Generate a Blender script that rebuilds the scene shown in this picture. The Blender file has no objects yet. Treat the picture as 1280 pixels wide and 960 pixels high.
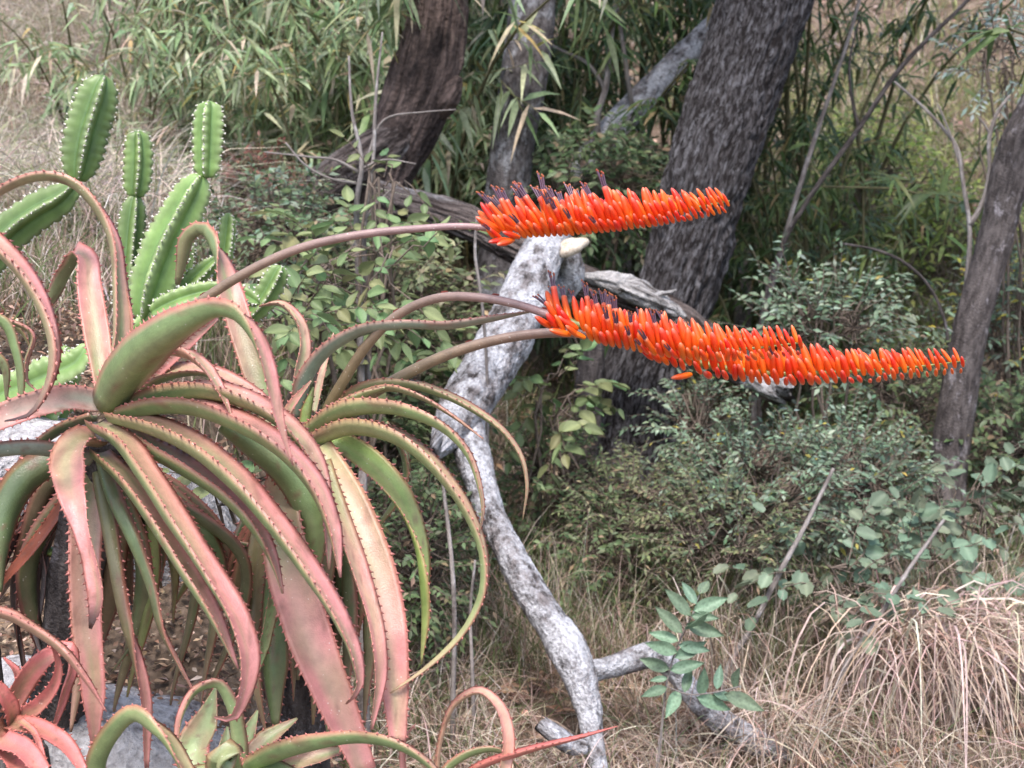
import bpy, math, random
import numpy as np

# ------------------------------------------------------------------ camera, sky, sun
scn = bpy.context.scene
PITCH = math.radians(-12.0)
CAM = np.array([0.0, 0.0, 1.6])
FPX = 1758.0                      # focal length in photograph pixels (1280 wide)
cam_data = bpy.data.cameras.new('camera')
cam_data.sensor_width = 36.0
cam_data.lens = FPX / 1280.0 * 36.0
cam_data.clip_start = 0.05
cam_data.clip_end = 500.0
cam_data.dof.use_dof = True
cam_data.dof.focus_distance = 2.15
cam_data.dof.aperture_fstop = 9.0
cam = bpy.data.objects.new('camera', cam_data)
scn.collection.objects.link(cam)
cam.location = CAM
cam.rotation_euler = (math.pi / 2 + PITCH, 0, 0)
scn.camera = cam

SUN_EL, SUN_AZ = math.radians(66), math.radians(190)     # azimuth clockwise from +Y
world = bpy.data.worlds.new('World')
scn.world = world
world.use_nodes = True
wn = world.node_tree
bg = wn.nodes['Background']
sky = wn.nodes.new('ShaderNodeTexSky')
sky.sky_type = 'NISHITA'
sky.sun_disc = False
sky.sun_elevation = SUN_EL
sky.sun_rotation = SUN_AZ
sky.dust_density = 3.0
hs = wn.nodes.new('ShaderNodeHueSaturation')
hs.inputs['Saturation'].default_value = 1.0
wn.links.new(sky.outputs[0], hs.inputs['Color'])
wn.links.new(hs.outputs[0], bg.inputs['Color'])
bg.inputs['Strength'].default_value = 0.15

sun_d = bpy.data.lights.new('sun', 'SUN')
sun_d.energy = 1.5
sun_d.angle = math.radians(14)
sun_d.color = (1.0, 0.955, 0.945)
sun = bpy.data.objects.new('sun', sun_d)
scn.collection.objects.link(sun)
sun.rotation_euler = (math.pi / 2 - SUN_EL, 0, math.pi - SUN_AZ)
sun.location = (0, 0, 20)

scn.view_settings.view_transform = 'Standard'
scn.view_settings.look = 'None'
scn.view_settings.gamma = 1.0
scn.view_settings.use_curve_mapping = False
scn.view_settings.exposure = 1.3

# ------------------------------------------------------------------ helpers
COL = scn.collection
rng = np.random.default_rng(11)
ROOT = {}                                     # object -> world position of its root
C_, S_ = math.cos(PITCH), math.sin(PITCH)
RIGHT = np.array([1.0, 0, 0]); FWD = np.array([0, C_, S_]); UP = np.array([0, -S_, C_])
Z = np.array([0, 0, 1.0])

def P(px, py, d):
    """photograph pixel + depth in metres -> world point"""
    return CAM + d * (FWD + (px - 640) / FPX * RIGHT - (py - 480) / FPX * UP)

def PP(a):
    a = np.asarray(a, float)
    return CAM + a[:, 2:3] * (FWD + ((a[:, 0:1] - 640) / FPX) * RIGHT - ((a[:, 1:2] - 480) / FPX) * UP)

def nrm(v):
    v = np.asarray(v, float)
    return v / np.maximum(np.linalg.norm(v, axis=-1, keepdims=True), 1e-9)

def sstep(x):
    x = np.clip(x, 0, 1)
    return x * x * (3 - 2 * x)

def vnoise(p, seed=0):
    p = np.asarray(p, float)
    i = np.floor(p).astype(np.int64)
    f = p - i
    f = f * f * (3 - 2 * f)
    def h(a):
        n = a[..., 0] * 73856093 ^ a[..., 1] * 19349663 ^ a[..., 2] * 83492791 ^ (seed * 2654435 + 977)
        n = (n ^ (n >> 13)) * 1274126177 & 0x7fffffff
        n = (n ^ (n >> 16)) & 0xffff
        return n / 65535.0
    r = 0
    for dx in (0, 1):
        for dy in (0, 1):
            for dz in (0, 1):
                w = (f[..., 0] if dx else 1 - f[..., 0]) * (f[..., 1] if dy else 1 - f[..., 1]) * (f[..., 2] if dz else 1 - f[..., 2])
                r = r + w * h(i + np.array([dx, dy, dz]))
    return r * 2 - 1

def fbm(p, seed=0, o=4):
    r, a = 0, 0.5
    for k in range(o):
        r = r + a * vnoise(np.asarray(p) * 2 ** k + 17.3 * k, seed + k)
        a *= 0.5
    return r

def terrain(x, y):
    x = np.asarray(x, float); y = np.asarray(y, float)
    H = np.interp(y, [0, 1.5, 2.1, 2.8, 5, 6.5], [.3, .3, .52, 1.08, 1.15, 1.2])
    xe = np.interp(y, [0, 2.2, 3.3, 5, 7], [-.1, -.12, -.25, .25, .9])
    wd = np.interp(y, [1, 2.2, 3, 5], [.3, .38, .75, 1.5])
    h = H * sstep((xe - x) / wd)
    t = y - 6.4
    h = h + 0.36 * np.where(t > 0, np.sqrt(t * t + .5) - .7071 * np.exp(-np.maximum(t, 0)), 0) * sstep(t / 1.2)
    q = np.stack([x, y, x * 0], -1)
    h = h + 0.07 * fbm(q * 1.3, 3) + 0.02 * fbm(q * 6, 5)
    return h

def resample(pts, n):
    """smooth curve through the points, all channels together"""
    a = np.asarray(pts, float)
    k = len(a)
    if k == 2:
        t = np.linspace(0, 1, n)[:, None]
        return a[0] * (1 - t) + a[1] * t
    seg = np.linalg.norm(np.diff(a[:, :2], axis=0), axis=1) + 1e-6
    u = np.concatenate([[0], np.cumsum(seg)])
    m = np.zeros_like(a)
    s = np.diff(a, axis=0) / seg[:, None]
    m[0], m[-1] = s[0], s[-1]
    m[1:-1] = (s[:-1] * seg[1:, None] + s[1:] * seg[:-1, None]) / (seg[1:] + seg[:-1])[:, None]
    q = np.linspace(0, u[-1], n)
    i = np.clip(np.searchsorted(u, q, side='right') - 1, 0, k - 2)
    h = seg[i][:, None]
    t = ((q - u[i]) / seg[i])[:, None]
    return ((2 * t**3 - 3 * t**2 + 1) * a[i] + (t**3 - 2 * t**2 + t) * h * m[i]
            + (-2 * t**3 + 3 * t**2) * a[i + 1] + (t**3 - t**2) * h * m[i + 1])

def lerp_list(v, n):
    v = np.asarray(v, float)
    return np.interp(np.linspace(0, 1, n), np.linspace(0, 1, len(v)), v)

def mk_mesh(name, V, F, mats, col=None, tc=None, smooth=True, mi=None):
    V = np.asarray(V, float)
    me = bpy.data.meshes.new(name)
    Fs = F if isinstance(F, list) else [F]
    Fs = [np.asarray(f, np.int32) for f in Fs if len(f)]
    nl = sum(f.size for f in Fs); nf = sum(len(f) for f in Fs)
    me.vertices.add(len(V)); me.vertices.foreach_set('co', V.astype(np.float32).ravel())
    me.loops.add(nl); me.polygons.add(nf)
    me.loops.foreach_set('vertex_index', np.concatenate([f.ravel() for f in Fs]))
    tot = np.concatenate([np.full(len(f), f.shape[1], np.int32) for f in Fs])
    st = np.concatenate([[0], np.cumsum(tot)[:-1]]).astype(np.int32)
    me.polygons.foreach_set('loop_start', st)
    if smooth:
        me.polygons.foreach_set('use_smooth', np.ones(nf, bool))
    for m in (mats if isinstance(mats, (list, tuple)) else [mats]):
        me.materials.append(m)
    if mi is not None:
        me.polygons.foreach_set('material_index', np.asarray(mi, np.int32))
    if col is not None:
        c = np.ones((len(V), 4), np.float32); c[:, :3] = np.clip(col, 0, 1)
        a = me.attributes.new('Col', 'FLOAT_COLOR', 'POINT'); a.data.foreach_set('color', c.ravel())
    if tc is not None:
        a = me.attributes.new('tc', 'FLOAT_VECTOR', 'POINT'); a.data.foreach_set('vector', np.asarray(tc, np.float32).ravel())
    me.update(calc_edges=True)
    me.validate()
    return me

def tag(o, label, cat=None, group=None, kind=None):
    o['label'] = label
    if cat: o['category'] = cat
    if group: o['group'] = group
    if kind: o['kind'] = kind
    return o

def thing(name, label, cat, base, group=None):
    o = bpy.data.objects.new(name, None)
    o.empty_display_size = 0.1
    COL.objects.link(o)
    o.location = base
    ROOT[o] = np.asarray(base, float)
    return tag(o, label, cat, group)

def add(name, V, F, mats, parent=None, base=None, kind=None, **kw):
    b = ROOT[parent] if parent is not None else (np.zeros(3) if base is None else np.asarray(base, float))
    o = bpy.data.objects.new(name, mk_mesh(name, np.asarray(V) - b, F, mats, **kw))
    COL.objects.link(o)
    if parent is not None:
        o.parent = parent
    else:
        o.location = b
    ROOT[o] = b
    if kind: o['kind'] = kind
    return o

def grid_faces(n, m, wrap=True):
    i = np.arange(n - 1)[:, None]; j = np.arange(m if wrap else m - 1)[None, :]
    j2 = (j + 1) % m
    return np.stack([i * m + j, i * m + j2, (i + 1) * m + j2, (i + 1) * m + j], -1).reshape(-1, 4)

def frames(Q):
    T = nrm(np.gradient(Q, axis=0))
    n = np.zeros_like(T)
    ref = -nrm(Q[0] - CAM)                       # side 0 turned to the camera
    n[0] = nrm(ref - T[0] * (ref @ T[0]))
    for k in range(1, len(T)):
        v = n[k - 1] - T[k] * (n[k - 1] @ T[k])
        n[k] = nrm(v)
    return T, n, np.cross(T, n)

def tube(Q, R, sides=8, cap=True):
    T, N, B = frames(Q)
    th = np.linspace(0, 2 * np.pi, sides, endpoint=False)
    R = np.broadcast_to(np.asarray(R, float), (len(Q),))
    ring = N[:, None, :] * np.cos(th)[None, :, None] + B[:, None, :] * np.sin(th)[None, :, None]
    V = (Q[:, None, :] + ring * R[:, None, None]).reshape(-1, 3)
    F = [grid_faces(len(Q), sides)]
    if cap:
        F.append(np.arange(sides)[::-1][None, :]); F.append(((len(Q) - 1) * sides + np.arange(sides))[None, :])
    s = np.concatenate([[0], np.cumsum(np.linalg.norm(np.diff(Q, axis=0), axis=1))])
    tc = np.stack([np.cos(th)[None, :] * R[:, None], np.sin(th)[None, :] * R[:, None], np.repeat(s[:, None], sides, 1)], -1).reshape(-1, 3)
    return V, F, tc, np.repeat(ring.reshape(-1, 3)[None], 1, 0)[0]

class MB:
    """collects pieces of ONE object"""
    def __init__(s): s.V, s.F, s.C, s.n = [], {}, [], 0
    def add(s, V, F, col=(1, 1, 1)):
        V = np.asarray(V, float)
        for f in (F if isinstance(F, list) else [F]):
            f = np.asarray(f)
            if len(f): s.F.setdefault(f.shape[1], []).append(f + s.n)
        s.V.append(V); s.C.append(np.broadcast_to(np.asarray(col, float), (len(V), 3))); s.n += len(V)
    def get(s):
        return np.concatenate(s.V), [np.concatenate(v) for v in s.F.values()], np.concatenate(s.C)
    def build(s, name, mats, parent=None, base=None, kind=None, **kw):
        V, F, C = s.get()
        return add(name, V, F, mats, parent, base, kind, col=C, **kw)

def batch_tubes(Q, R, sides=3):
    """Q (n,k,3), R (n,k): many thin stems at once"""
    n, k, _ = Q.shape
    T = nrm(np.gradient(Q, axis=1))
    ref = np.where(np.abs(T[..., 2:3]) > .9, np.array([1.0, 0, 0]), Z)
    A = nrm(np.cross(T, ref)); B = np.cross(T, A)
    th = np.linspace(0, 2 * np.pi, sides, endpoint=False)
    V = Q[:, :, None, :] + R[:, :, None, None] * (A[:, :, None, :] * np.cos(th)[:, None] + B[:, :, None, :] * np.sin(th)[:, None])
    f = grid_faces(k, sides)
    F = (f[None] + (np.arange(n) * k * sides)[:, None, None]).reshape(-1, 4)
    return V.reshape(-1, 3), F

ROWS = {'lance': ([0, .22, .6, 1], [.12, 1, .72, 0]), 'ovate': ([0, .3, .68, 1], [.1, 1, .78, 0]), 'round': ([0, .25, .7, 1], [.25, .95, .95, .2]), 'small': ([0, .42, 1], [.15, 1, 0])}
def leaf_geo(Pb, D, N, L, W, col, shape='ovate', droop=0.15, fold=0.25):
    """many leaves: base, direction, normal, length, full width -> V, F, C"""
    n = len(Pb)
    D = nrm(D); S = nrm(np.cross(D, N)); N = np.cross(S, D)
    L = np.broadcast_to(L, (n,))[:, None]; W = np.broadcast_to(W, (n,))[:, None]
    droop = np.broadcast_to(droop, (n,))[:, None]
    ts, ws = ROWS[shape]
    rows = []
    for t, w in zip(ts, ws):
        c = Pb + D * L * t - Z * droop * L * t * t
        up = N * (fold * w * W * .5)
        rows += [c - S * W * w * .5 + up, c, c + S * W * w * .5 + up]
    V = np.stack(rows, 1)                                   # n,12,3
    k = 3 * len(ts)
    f = grid_faces(len(ts), 3, wrap=False)
    F = (f[None] + (np.arange(n) * k)[:, None, None]).reshape(-1, 4)
    col = np.broadcast_to(col, (n, 3))
    return V.reshape(-1, 3), F, np.repeat(col, k, 0)

def jcol(cols, n, r, var=.18):
    """pick among leaf colours, with variation"""
    cols = np.asarray(cols, float)
    w = cols[:, 3] / cols[:, 3].sum()
    c = cols[r.choice(len(cols), n, p=w), :3]
    return c * np.exp(r.normal(0, var, (n, 1))) * np.exp(r.normal(0, .06, (n, 3)))

def rdir(r, n):
    return nrm(r.normal(0, 1, (n, 3)))

# ------------------------------------------------------------------ materials
def nodes(name):
    m = bpy.data.materials.new(name); m.use_nodes = True
    nt = m.node_tree
    return m, nt, nt.nodes['Principled BSDF'], nt.nodes['Material Output']

def nd(nt, t, **kw):
    n = nt.nodes.new(t)
    for k, v in kw.items(): setattr(n, k, v)
    return n

def leaf_material(name, rough=.5, trans=.3, vary=.3, scale=60, obj_random=0.0, spec=.35, base=None):
    m, nt, b, out = nodes(name)
    if base is None:
        a = nd(nt, 'ShaderNodeAttribute', attribute_name='Col'); csock = a.outputs['Color']
    else:
        a = nd(nt, 'ShaderNodeRGB'); a.outputs[0].default_value = (*base, 1); csock = a.outputs[0]
    tex = nd(nt, 'ShaderNodeTexCoord')
    no = nd(nt, 'ShaderNodeTexNoise'); no.inputs['Scale'].default_value = scale; no.inputs['Detail'].default_value = 4
    nt.links.new(tex.outputs['Object'], no.inputs['Vector'])
    mr = nd(nt, 'ShaderNodeMapRange'); mr.inputs['From Min'].default_value = .25; mr.inputs['From Max'].default_value = .75
    mr.inputs['To Min'].default_value = 1 - vary; mr.inputs['To Max'].default_value = 1 + vary
    nt.links.new(no.outputs[0], mr.inputs['Value'])
    hsv = nd(nt, 'ShaderNodeHueSaturation')
    nt.links.new(csock, hsv.inputs['Color']); nt.links.new(mr.outputs[0], hsv.inputs['Value'])
    if obj_random:
        oi = nd(nt, 'ShaderNodeObjectInfo')
        m2 = nd(nt, 'ShaderNodeMapRange'); m2.inputs['To Min'].default_value = .5 - obj_random * .12; m2.inputs['To Max'].default_value = .5 + obj_random * .08
        nt.links.new(oi.outputs['Random'], m2.inputs['Value']); nt.links.new(m2.outputs[0], hsv.inputs['Hue'])
        m3 = nd(nt, 'ShaderNodeMath', operation='MULTIPLY_ADD'); m3.inputs[1].default_value = obj_random; m3.inputs[2].default_value = 1 - obj_random / 2
        nt.links.new(oi.outputs['Random'], m3.inputs[0])
        m4 = nd(nt, 'ShaderNodeMath', operation='MULTIPLY'); nt.links.new(m3.outputs[0], m4.inputs[0]); nt.links.new(mr.outputs[0], m4.inputs[1])
        nt.links.new(m4.outputs[0], hsv.inputs['Value'])
    nt.links.new(hsv.outputs[0], b.inputs['Base Color'])
    b.inputs['Roughness'].default_value = rough
    b.inputs['Specular IOR Level'].default_value = spec
    if trans:
        tr = nd(nt, 'ShaderNodeBsdfTranslucent'); nt.links.new(hsv.outputs[0], tr.inputs['Color'])
        mx = nd(nt, 'ShaderNodeMixShader'); mx.inputs[0].default_value = trans
        nt.links.new(b.outputs[0], mx.inputs[1]); nt.links.new(tr.outputs[0], mx.inputs[2]); nt.links.new(mx.outputs[0], out.inputs[0])
    return m

def succulent_material(name):
    m, nt, b, out = nodes(name)
    a = nd(nt, 'ShaderNodeAttribute', attribute_name='Col')
    tex = nd(nt, 'ShaderNodeTexCoord')
    n1 = nd(nt, 'ShaderNodeTexNoise'); n1.inputs['Scale'].default_value = 38; n1.inputs['Detail'].default_value = 6; n1.inputs['Roughness'].default_value = .65
    n2 = nd(nt, 'ShaderNodeTexNoise'); n2.inputs['Scale'].default_value = 420; n2.inputs['Detail'].default_value = 3
    nt.links.new(tex.outputs['Object'], n1.inputs['Vector']); nt.links.new(tex.outputs['Object'], n2.inputs['Vector'])
    mr = nd(nt, 'ShaderNodeMapRange'); mr.inputs['From Min'].default_value = .3; mr.inputs['From Max'].default_value = .7
    mr.inputs['To Min'].default_value = .78; mr.inputs['To Max'].default_value = 1.18
    nt.links.new(n1.outputs[0], mr.inputs['Value'])
    hsv = nd(nt, 'ShaderNodeHueSaturation'); nt.links.new(a.outputs['Color'], hsv.inputs['Color']); nt.links.new(mr.outputs[0], hsv.inputs['Value'])
    # pale specks and dusty bloom
    vo = nd(nt, 'ShaderNodeTexVoronoi'); vo.inputs['Scale'].default_value = 130
    nt.links.new(tex.outputs['Object'], vo.inputs['Vector'])
    lt = nd(nt, 'ShaderNodeMath', operation='LESS_THAN'); lt.inputs[1].default_value = .13
    nt.links.new(vo.outputs['Distance'], lt.inputs[0])
    g = nd(nt, 'ShaderNodeMath', operation='GREATER_THAN'); g.inputs[1].default_value = .56; nt.links.new(n1.outputs[0], g.inputs[0])
    mu = nd(nt, 'ShaderNodeMath', operation='MULTIPLY'); nt.links.new(lt.outputs[0], mu.inputs[0]); nt.links.new(g.outputs[0], mu.inputs[1])
    m5 = nd(nt, 'ShaderNodeMath', operation='MULTIPLY'); m5.inputs[1].default_value = .55; nt.links.new(mu.outputs[0], m5.inputs[0])
    mix = nd(nt, 'ShaderNodeMix', data_type='RGBA'); mix.inputs[7].default_value = (.72, .66, .58, 1)
    nt.links.new(m5.outputs[0], mix.inputs[0]); nt.links.new(hsv.outputs[0], mix.inputs[6])
    nt.links.new(mix.outputs[2], b.inputs['Base Color'])
    b.inputs['Roughness'].default_value = .40
    b.inputs['Specular IOR Level'].default_value = .55
    b.inputs['Subsurface Weight'].default_value = 0.0
    bp = nd(nt, 'ShaderNodeBump'); bp.inputs['Strength'].default_value = .25; bp.inputs['Distance'].default_value = .003
    nt.links.new(n2.outputs[0], bp.inputs['Height']); nt.links.new(bp.outputs[0], b.inputs['Normal'])
    return m

def bark_material(name, dark, mid, pale, pale_amt=.5, stretch=.25, scale=40, patch=9, rough=.9, bump=.6, lo=.33, hi=.66, dist=.012, pst=.6):
    """dark and mid vary with the fibres, pale is lichen in patches"""
    m, nt, b, out = nodes(name)
    a = nd(nt, 'ShaderNodeAttribute', attribute_name='tc')
    mp = nd(nt, 'ShaderNodeMapping'); mp.inputs['Scale'].default_value = (1, 1, stretch); nt.links.new(a.outputs['Vector'], mp.inputs['Vector'])
    n1 = nd(nt, 'ShaderNodeTexNoise'); n1.inputs['Scale'].default_value = scale; n1.inputs['Detail'].default_value = 8; n1.inputs['Roughness'].default_value = .65
    nt.links.new(mp.outputs[0], n1.inputs['Vector'])
    r1 = nd(nt, 'ShaderNodeValToRGB'); e = r1.color_ramp.elements
    e[0].position = lo; e[0].color = (*dark, 1); e[1].position = hi; e[1].color = (*mid, 1)
    nt.links.new(n1.outputs[0], r1.inputs[0])
    n2 = nd(nt, 'ShaderNodeTexNoise'); n2.inputs['Scale'].default_value = patch; n2.inputs['Detail'].default_value = 7; n2.inputs['Roughness'].default_value = .72
    mp2 = nd(nt, 'ShaderNodeMapping'); mp2.inputs['Scale'].default_value = (1, 1, pst); nt.links.new(a.outputs['Vector'], mp2.inputs['Vector'])
    nt.links.new(mp2.outputs[0], n2.inputs['Vector'])
    r2 = nd(nt, 'ShaderNodeValToRGB'); e = r2.color_ramp.elements
    e[0].position = max(0.0, .62 - pale_amt * .3); e[0].color = (0, 0, 0, 1); e[1].position = min(1, .70 - pale_amt * .22); e[1].color = (1, 1, 1, 1)
    nt.links.new(n2.outputs[0], r2.inputs[0])
    n3 = nd(nt, 'ShaderNodeTexNoise'); n3.inputs['Scale'].default_value = patch * 9; n3.inputs['Detail'].default_value = 4
    nt.links.new(a.outputs['Vector'], n3.inputs['Vector'])
    rp = nd(nt, 'ShaderNodeValToRGB'); e = rp.color_ramp.elements
    e[0].position = .3; e[0].color = (pale[0] * .5, pale[1] * .5, pale[2] * .5, 1); e[1].position = .62; e[1].color = (*pale, 1)
    nt.links.new(n3.outputs[0], rp.inputs[0])
    mix = nd(nt, 'ShaderNodeMix', data_type='RGBA')
    nt.links.new(r2.outputs[0], mix.inputs[0]); nt.links.new(r1.outputs[0], mix.inputs[6]); nt.links.new(rp.outputs[0], mix.inputs[7])
    nt.links.new(mix.outputs[2], b.inputs['Base Color'])
    b.inputs['Roughness'].default_value = rough; b.inputs['Specular IOR Level'].default_value = .2
    bp = nd(nt, 'ShaderNodeBump'); bp.inputs['Strength'].default_value = bump; bp.inputs['Distance'].default_value = dist
    ad = nd(nt, 'ShaderNodeMath', operation='ADD'); nt.links.new(n1.outputs[0], ad.inputs[0]); nt.links.new(n3.outputs[0], ad.inputs[1])
    nt.links.new(ad.outputs[0], bp.inputs['Height']); nt.links.new(bp.outputs[0], b.inputs['Normal'])
    return m

def mottled_material(name, cols, scale=8, scale2=60, rough=.9, bump=.5, dist=.02):
    m, nt, b, out = nodes(name)
    tex = nd(nt, 'ShaderNodeTexCoord')
    n1 = nd(nt, 'ShaderNodeTexNoise'); n1.inputs['Scale'].default_value = scale; n1.inputs['Detail'].default_value = 9; n1.inputs['Roughness'].default_value = .7
    n2 = nd(nt, 'ShaderNodeTexNoise'); n2.inputs['Scale'].default_value = scale2; n2.inputs['Detail'].default_value = 6
    nt.links.new(tex.outputs['Object'], n1.inputs['Vector']); nt.links.new(tex.outputs['Object'], n2.inputs['Vector'])
    ad = nd(nt, 'ShaderNodeMath', operation='MULTIPLY_ADD'); ad.inputs[1].default_value = .45
    nt.links.new(n2.outputs[0], ad.inputs[0]); 
    ml = nd(nt, 'ShaderNodeMath', operation='MULTIPLY'); ml.inputs[1].default_value = .55; nt.links.new(n1.outputs[0], ml.inputs[0]); nt.links.new(ml.outputs[0], ad.inputs[2])
    r = nd(nt, 'ShaderNodeValToRGB'); el = r.color_ramp.elements
    k = len(cols)
    for i, c in enumerate(cols):
        e = el[i] if i < 2 else el.new(1.0)
        e.position = .36 + .28 * i / (k - 1); e.color = (*c, 1)
    nt.links.new(ad.outputs[0], r.inputs[0]); nt.links.new(r.outputs[0], b.inputs['Base Color'])
    b.inputs['Roughness'].default_value = rough; b.inputs['Specular IOR Level'].default_value = .25
    bp = nd(nt, 'ShaderNodeBump'); bp.inputs['Strength'].default_value = bump; bp.inputs['Distance'].default_value = dist
    nt.links.new(ad.outputs[0], bp.inputs['Height']); nt.links.new(bp.outputs[0], b.inputs['Normal'])
    return m

M_leaf = leaf_material('shrub_leaf', .5, .3)
M_bamboo = leaf_material('bamboo_leaf', .42, .3, spec=.4)
M_grass = leaf_material('grass_blade', .6, .25)
M_twig = leaf_material('twig_bark', .85, 0, .35, 90, spec=.15)
M_aloe = succulent_material('aloe_skin')
M_thorn = leaf_material('aloe_thorn', .5, 0, .15, 80)
M_flower = leaf_material('aloe_flower', .32, .12, .12, 120, obj_random=.12, spec=.5)
M_cactus = leaf_material('cactus_skin', .42, 0, .22, 45, spec=.4)
M_spine = leaf_material('cactus_spine', .6, 0, .1, 50, base=(.72, .68, .6))
M_litter = leaf_material('leaf_litter', .75, .1, .3)
M_ground = mottled_material('soil_and_litter', [(.05, .035, .025), (.14, .10, .07), (.26, .19, .14)], 6, 70, bump=.8)
M_rock = mottled_material('granite', [(.09, .085, .085), (.27, .26, .26), (.46, .45, .46)], 9, 80, bump=1.0, dist=.03)
M_rockw = mottled_material('pale_granite', [(.17, .15, .15), (.46, .44, .44), (.70, .68, .69)], 9, 80, bump=1.0, dist=.03)
M_dead = leaf_material('dead_leaf', .8, .05, .45, 60, spec=.15)
M_furrow = bark_material('furrowed_bark', (.035, .028, .027), (.20, .185, .19), (.40, .39, .41), .3, .3, 85, 60, bump=1.0, lo=.45, hi=.62, dist=.03, pst=.35)
M_greybark = bark_material('grey_bark', (.05, .042, .04), (.15, .135, .13), (.34, .34, .35), .34, .6, 42, 16, lo=.4, hi=.62, dist=.02)
M_brownbark = bark_material('red_brown_bark', (.045, .032, .028), (.20, .145, .125), (.030, .022, .020), .52, .14, 46, 5, bump=1.0, lo=.40, hi=.64, dist=.025, pst=.35)
M_rightbark = bark_material('brown_grey_bark', (.048, .04, .038), (.14, .12, .113), (.34, .31, .32), .2, .3, 48, 18, lo=.4, hi=.64, dist=.02)
M_lichen = bark_material('lichen_bark', (.045, .038, .036), (.26, .235, .235), (.61, .61, .64), .68, .55, 42, 13, bump=.9, lo=.40, hi=.60, dist=.015, pst=.8)
M_weather = bark_material('weathered_wood', (.035, .025, .022), (.22, .18, .165), (.42, .40, .39), .2, .07, 70, 6, bump=1.0, lo=.42, hi=.62, dist=.03, pst=.15)
M_bleach = bark_material('bleached_wood', (.06, .05, .045), (.50, .48, .47), (.60, .58, .57), .3, .07, 90, 10, bump=1.0, lo=.38, hi=.56, dist=.02, pst=.15)
M_stick = bark_material('grey_stick', (.12, .10, .09), (.30, .27, .25), (.45, .43, .42), .3, .3, 60, 12, bump=.4)
M_fungus = mottled_material('fungus', [(.30, .22, .15), (.55, .47, .37), (.66, .60, .50)], 40, 160, rough=.7, bump=.3, dist=.004)

# ------------------------------------------------------------------ ground
def build_ground():
    ax = np.concatenate([np.linspace(-60, -4.2, 24), np.linspace(-4, 4, 161), np.linspace(4.2, 60, 24)])
    ay = np.concatenate([np.linspace(-40, -.5, 16), np.linspace(0, 10, 200), np.linspace(10.3, 90, 40)])
    X, Y = np.meshgrid(ax, ay)
    V = np.stack([X, Y, terrain(X, Y)], -1).reshape(-1, 3)
    f = grid_faces(len(ay), len(ax), wrap=False)
    o = add('ground', V, f, M_ground)
    tag(o, 'brown leaf-littered slope and gully floor under the plants', 'ground', kind='structure')
build_ground()

def rock(name, label, c, size, rot, mat, seed, rough=.22, group=None):
    n = 22
    u = np.linspace(0, 2 * np.pi, n * 2, endpoint=False); v = np.linspace(0.02, np.pi - .02, n)
    S = np.stack([np.sin(v)[:, None] * np.cos(u)[None], np.sin(v)[:, None] * np.sin(u)[None], np.cos(v)[:, None] + 0 * u[None]], -1).reshape(-1, 3)
    S = np.sign(S) * np.abs(S) ** .72
    d = 1 + rough * fbm(S * 1.4 + seed, seed, 4) + .05 * fbm(S * 7, seed + 2, 3)
    V = S * d[:, None] * np.asarray(size)
    rx, ry, rz = [math.radians(a) for a in rot]
    from mathutils import Euler
    R = np.array(Euler((rx, ry, rz)).to_matrix())
    V = V @ R.T + np.asarray(c)
    o = add(name, V, [grid_faces(n, n * 2), np.arange(n * 2)[::-1][None], ((n - 1) * n * 2 + np.arange(n * 2))[None]], mat, base=c)
    tag(o, label, 'rock', group)
rock('rock', 'long grey granite slab sloping behind the hanging aloe leaves', P(232, 700, 2.6), (.24, .13, .13), (-6, 48, 10), M_rock, 3)
rock('rock', 'pale rough granite rock at the foot of the aloes', P(130, 960, 2.32), (.27, .16, .14), (8, 12, 5), M_rockw, 9)
rock('rock', 'grey boulder lying between the pale rock and the leaf litter', P(195, 885, 2.5), (.22, .10, .07), (0, 22, -12), M_rock, 14)
rock('rock', 'small pale rock under the grey-green left-hand aloe leaf', P(35, 585, 2.55), (.14, .10, .09), (0, 10, 20), M_rockw, 21)

# ------------------------------------------------------------------ trees and logs
def limb(name, pts, mat, parent, sides=40, step=.012, furrow=0.0, lump=0.06, fx=5., fz=3., seed=1, n=None, twist=0, broken=0):
    """pts: (px, py, depth, width in photograph pixels)"""
    a = np.asarray(pts, float)
    L = np.linalg.norm(np.diff(PP(a), axis=0), axis=1).sum()
    n = n or int(max(8, min(420, L / step)))
    r = resample(a, n)
    Q = PP(r); R = r[:, 3] * r[:, 2] / FPX / 2
    V, F, tc, N = tube(Q, R, sides)
    th = np.tile(np.arange(sides) / sides * 2 * np.pi, n); s = tc[:, 2]
    Rr = np.repeat(R, sides); Rm = R.mean()
    c = np.stack([np.cos(th + twist * s), np.sin(th + twist * s), s / Rm * .5], -1)
    d = lump * fbm(c * 1.2, seed, 3)
    if furrow:
        w = np.stack([np.cos(th + twist * s) * fx, np.sin(th + twist * s) * fx, s / Rm * fz], -1)
        w = w + .5 * np.stack([vnoise(w * .7, seed + 5), vnoise(w * .7 + 9, seed + 6), 0 * s], -1)
        d = d + furrow * (np.minimum(1, 2.6 * np.abs(vnoise(w, seed + 7))) - .6) + furrow * .5 * vnoise(w * 2.3, seed + 8)
    V = V + N * (d * Rr)[:, None]
    if broken:                                            # splintered end
        k = min(n, max(3, int(.12 / (L / n))))
        T = nrm(Q[-1] - Q[-2])
        f = np.clip((np.arange(n) - (n - k)) / k, 0, 1)
        sh = broken * vnoise(np.stack([np.cos(th) * 3, np.sin(th) * 3, 0 * th], -1), seed + 11)
        V = V + np.repeat(f, sides)[:, None] * T * sh[:, None]
    return add(name, V, F, mat, parent, tc=tc)

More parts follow.
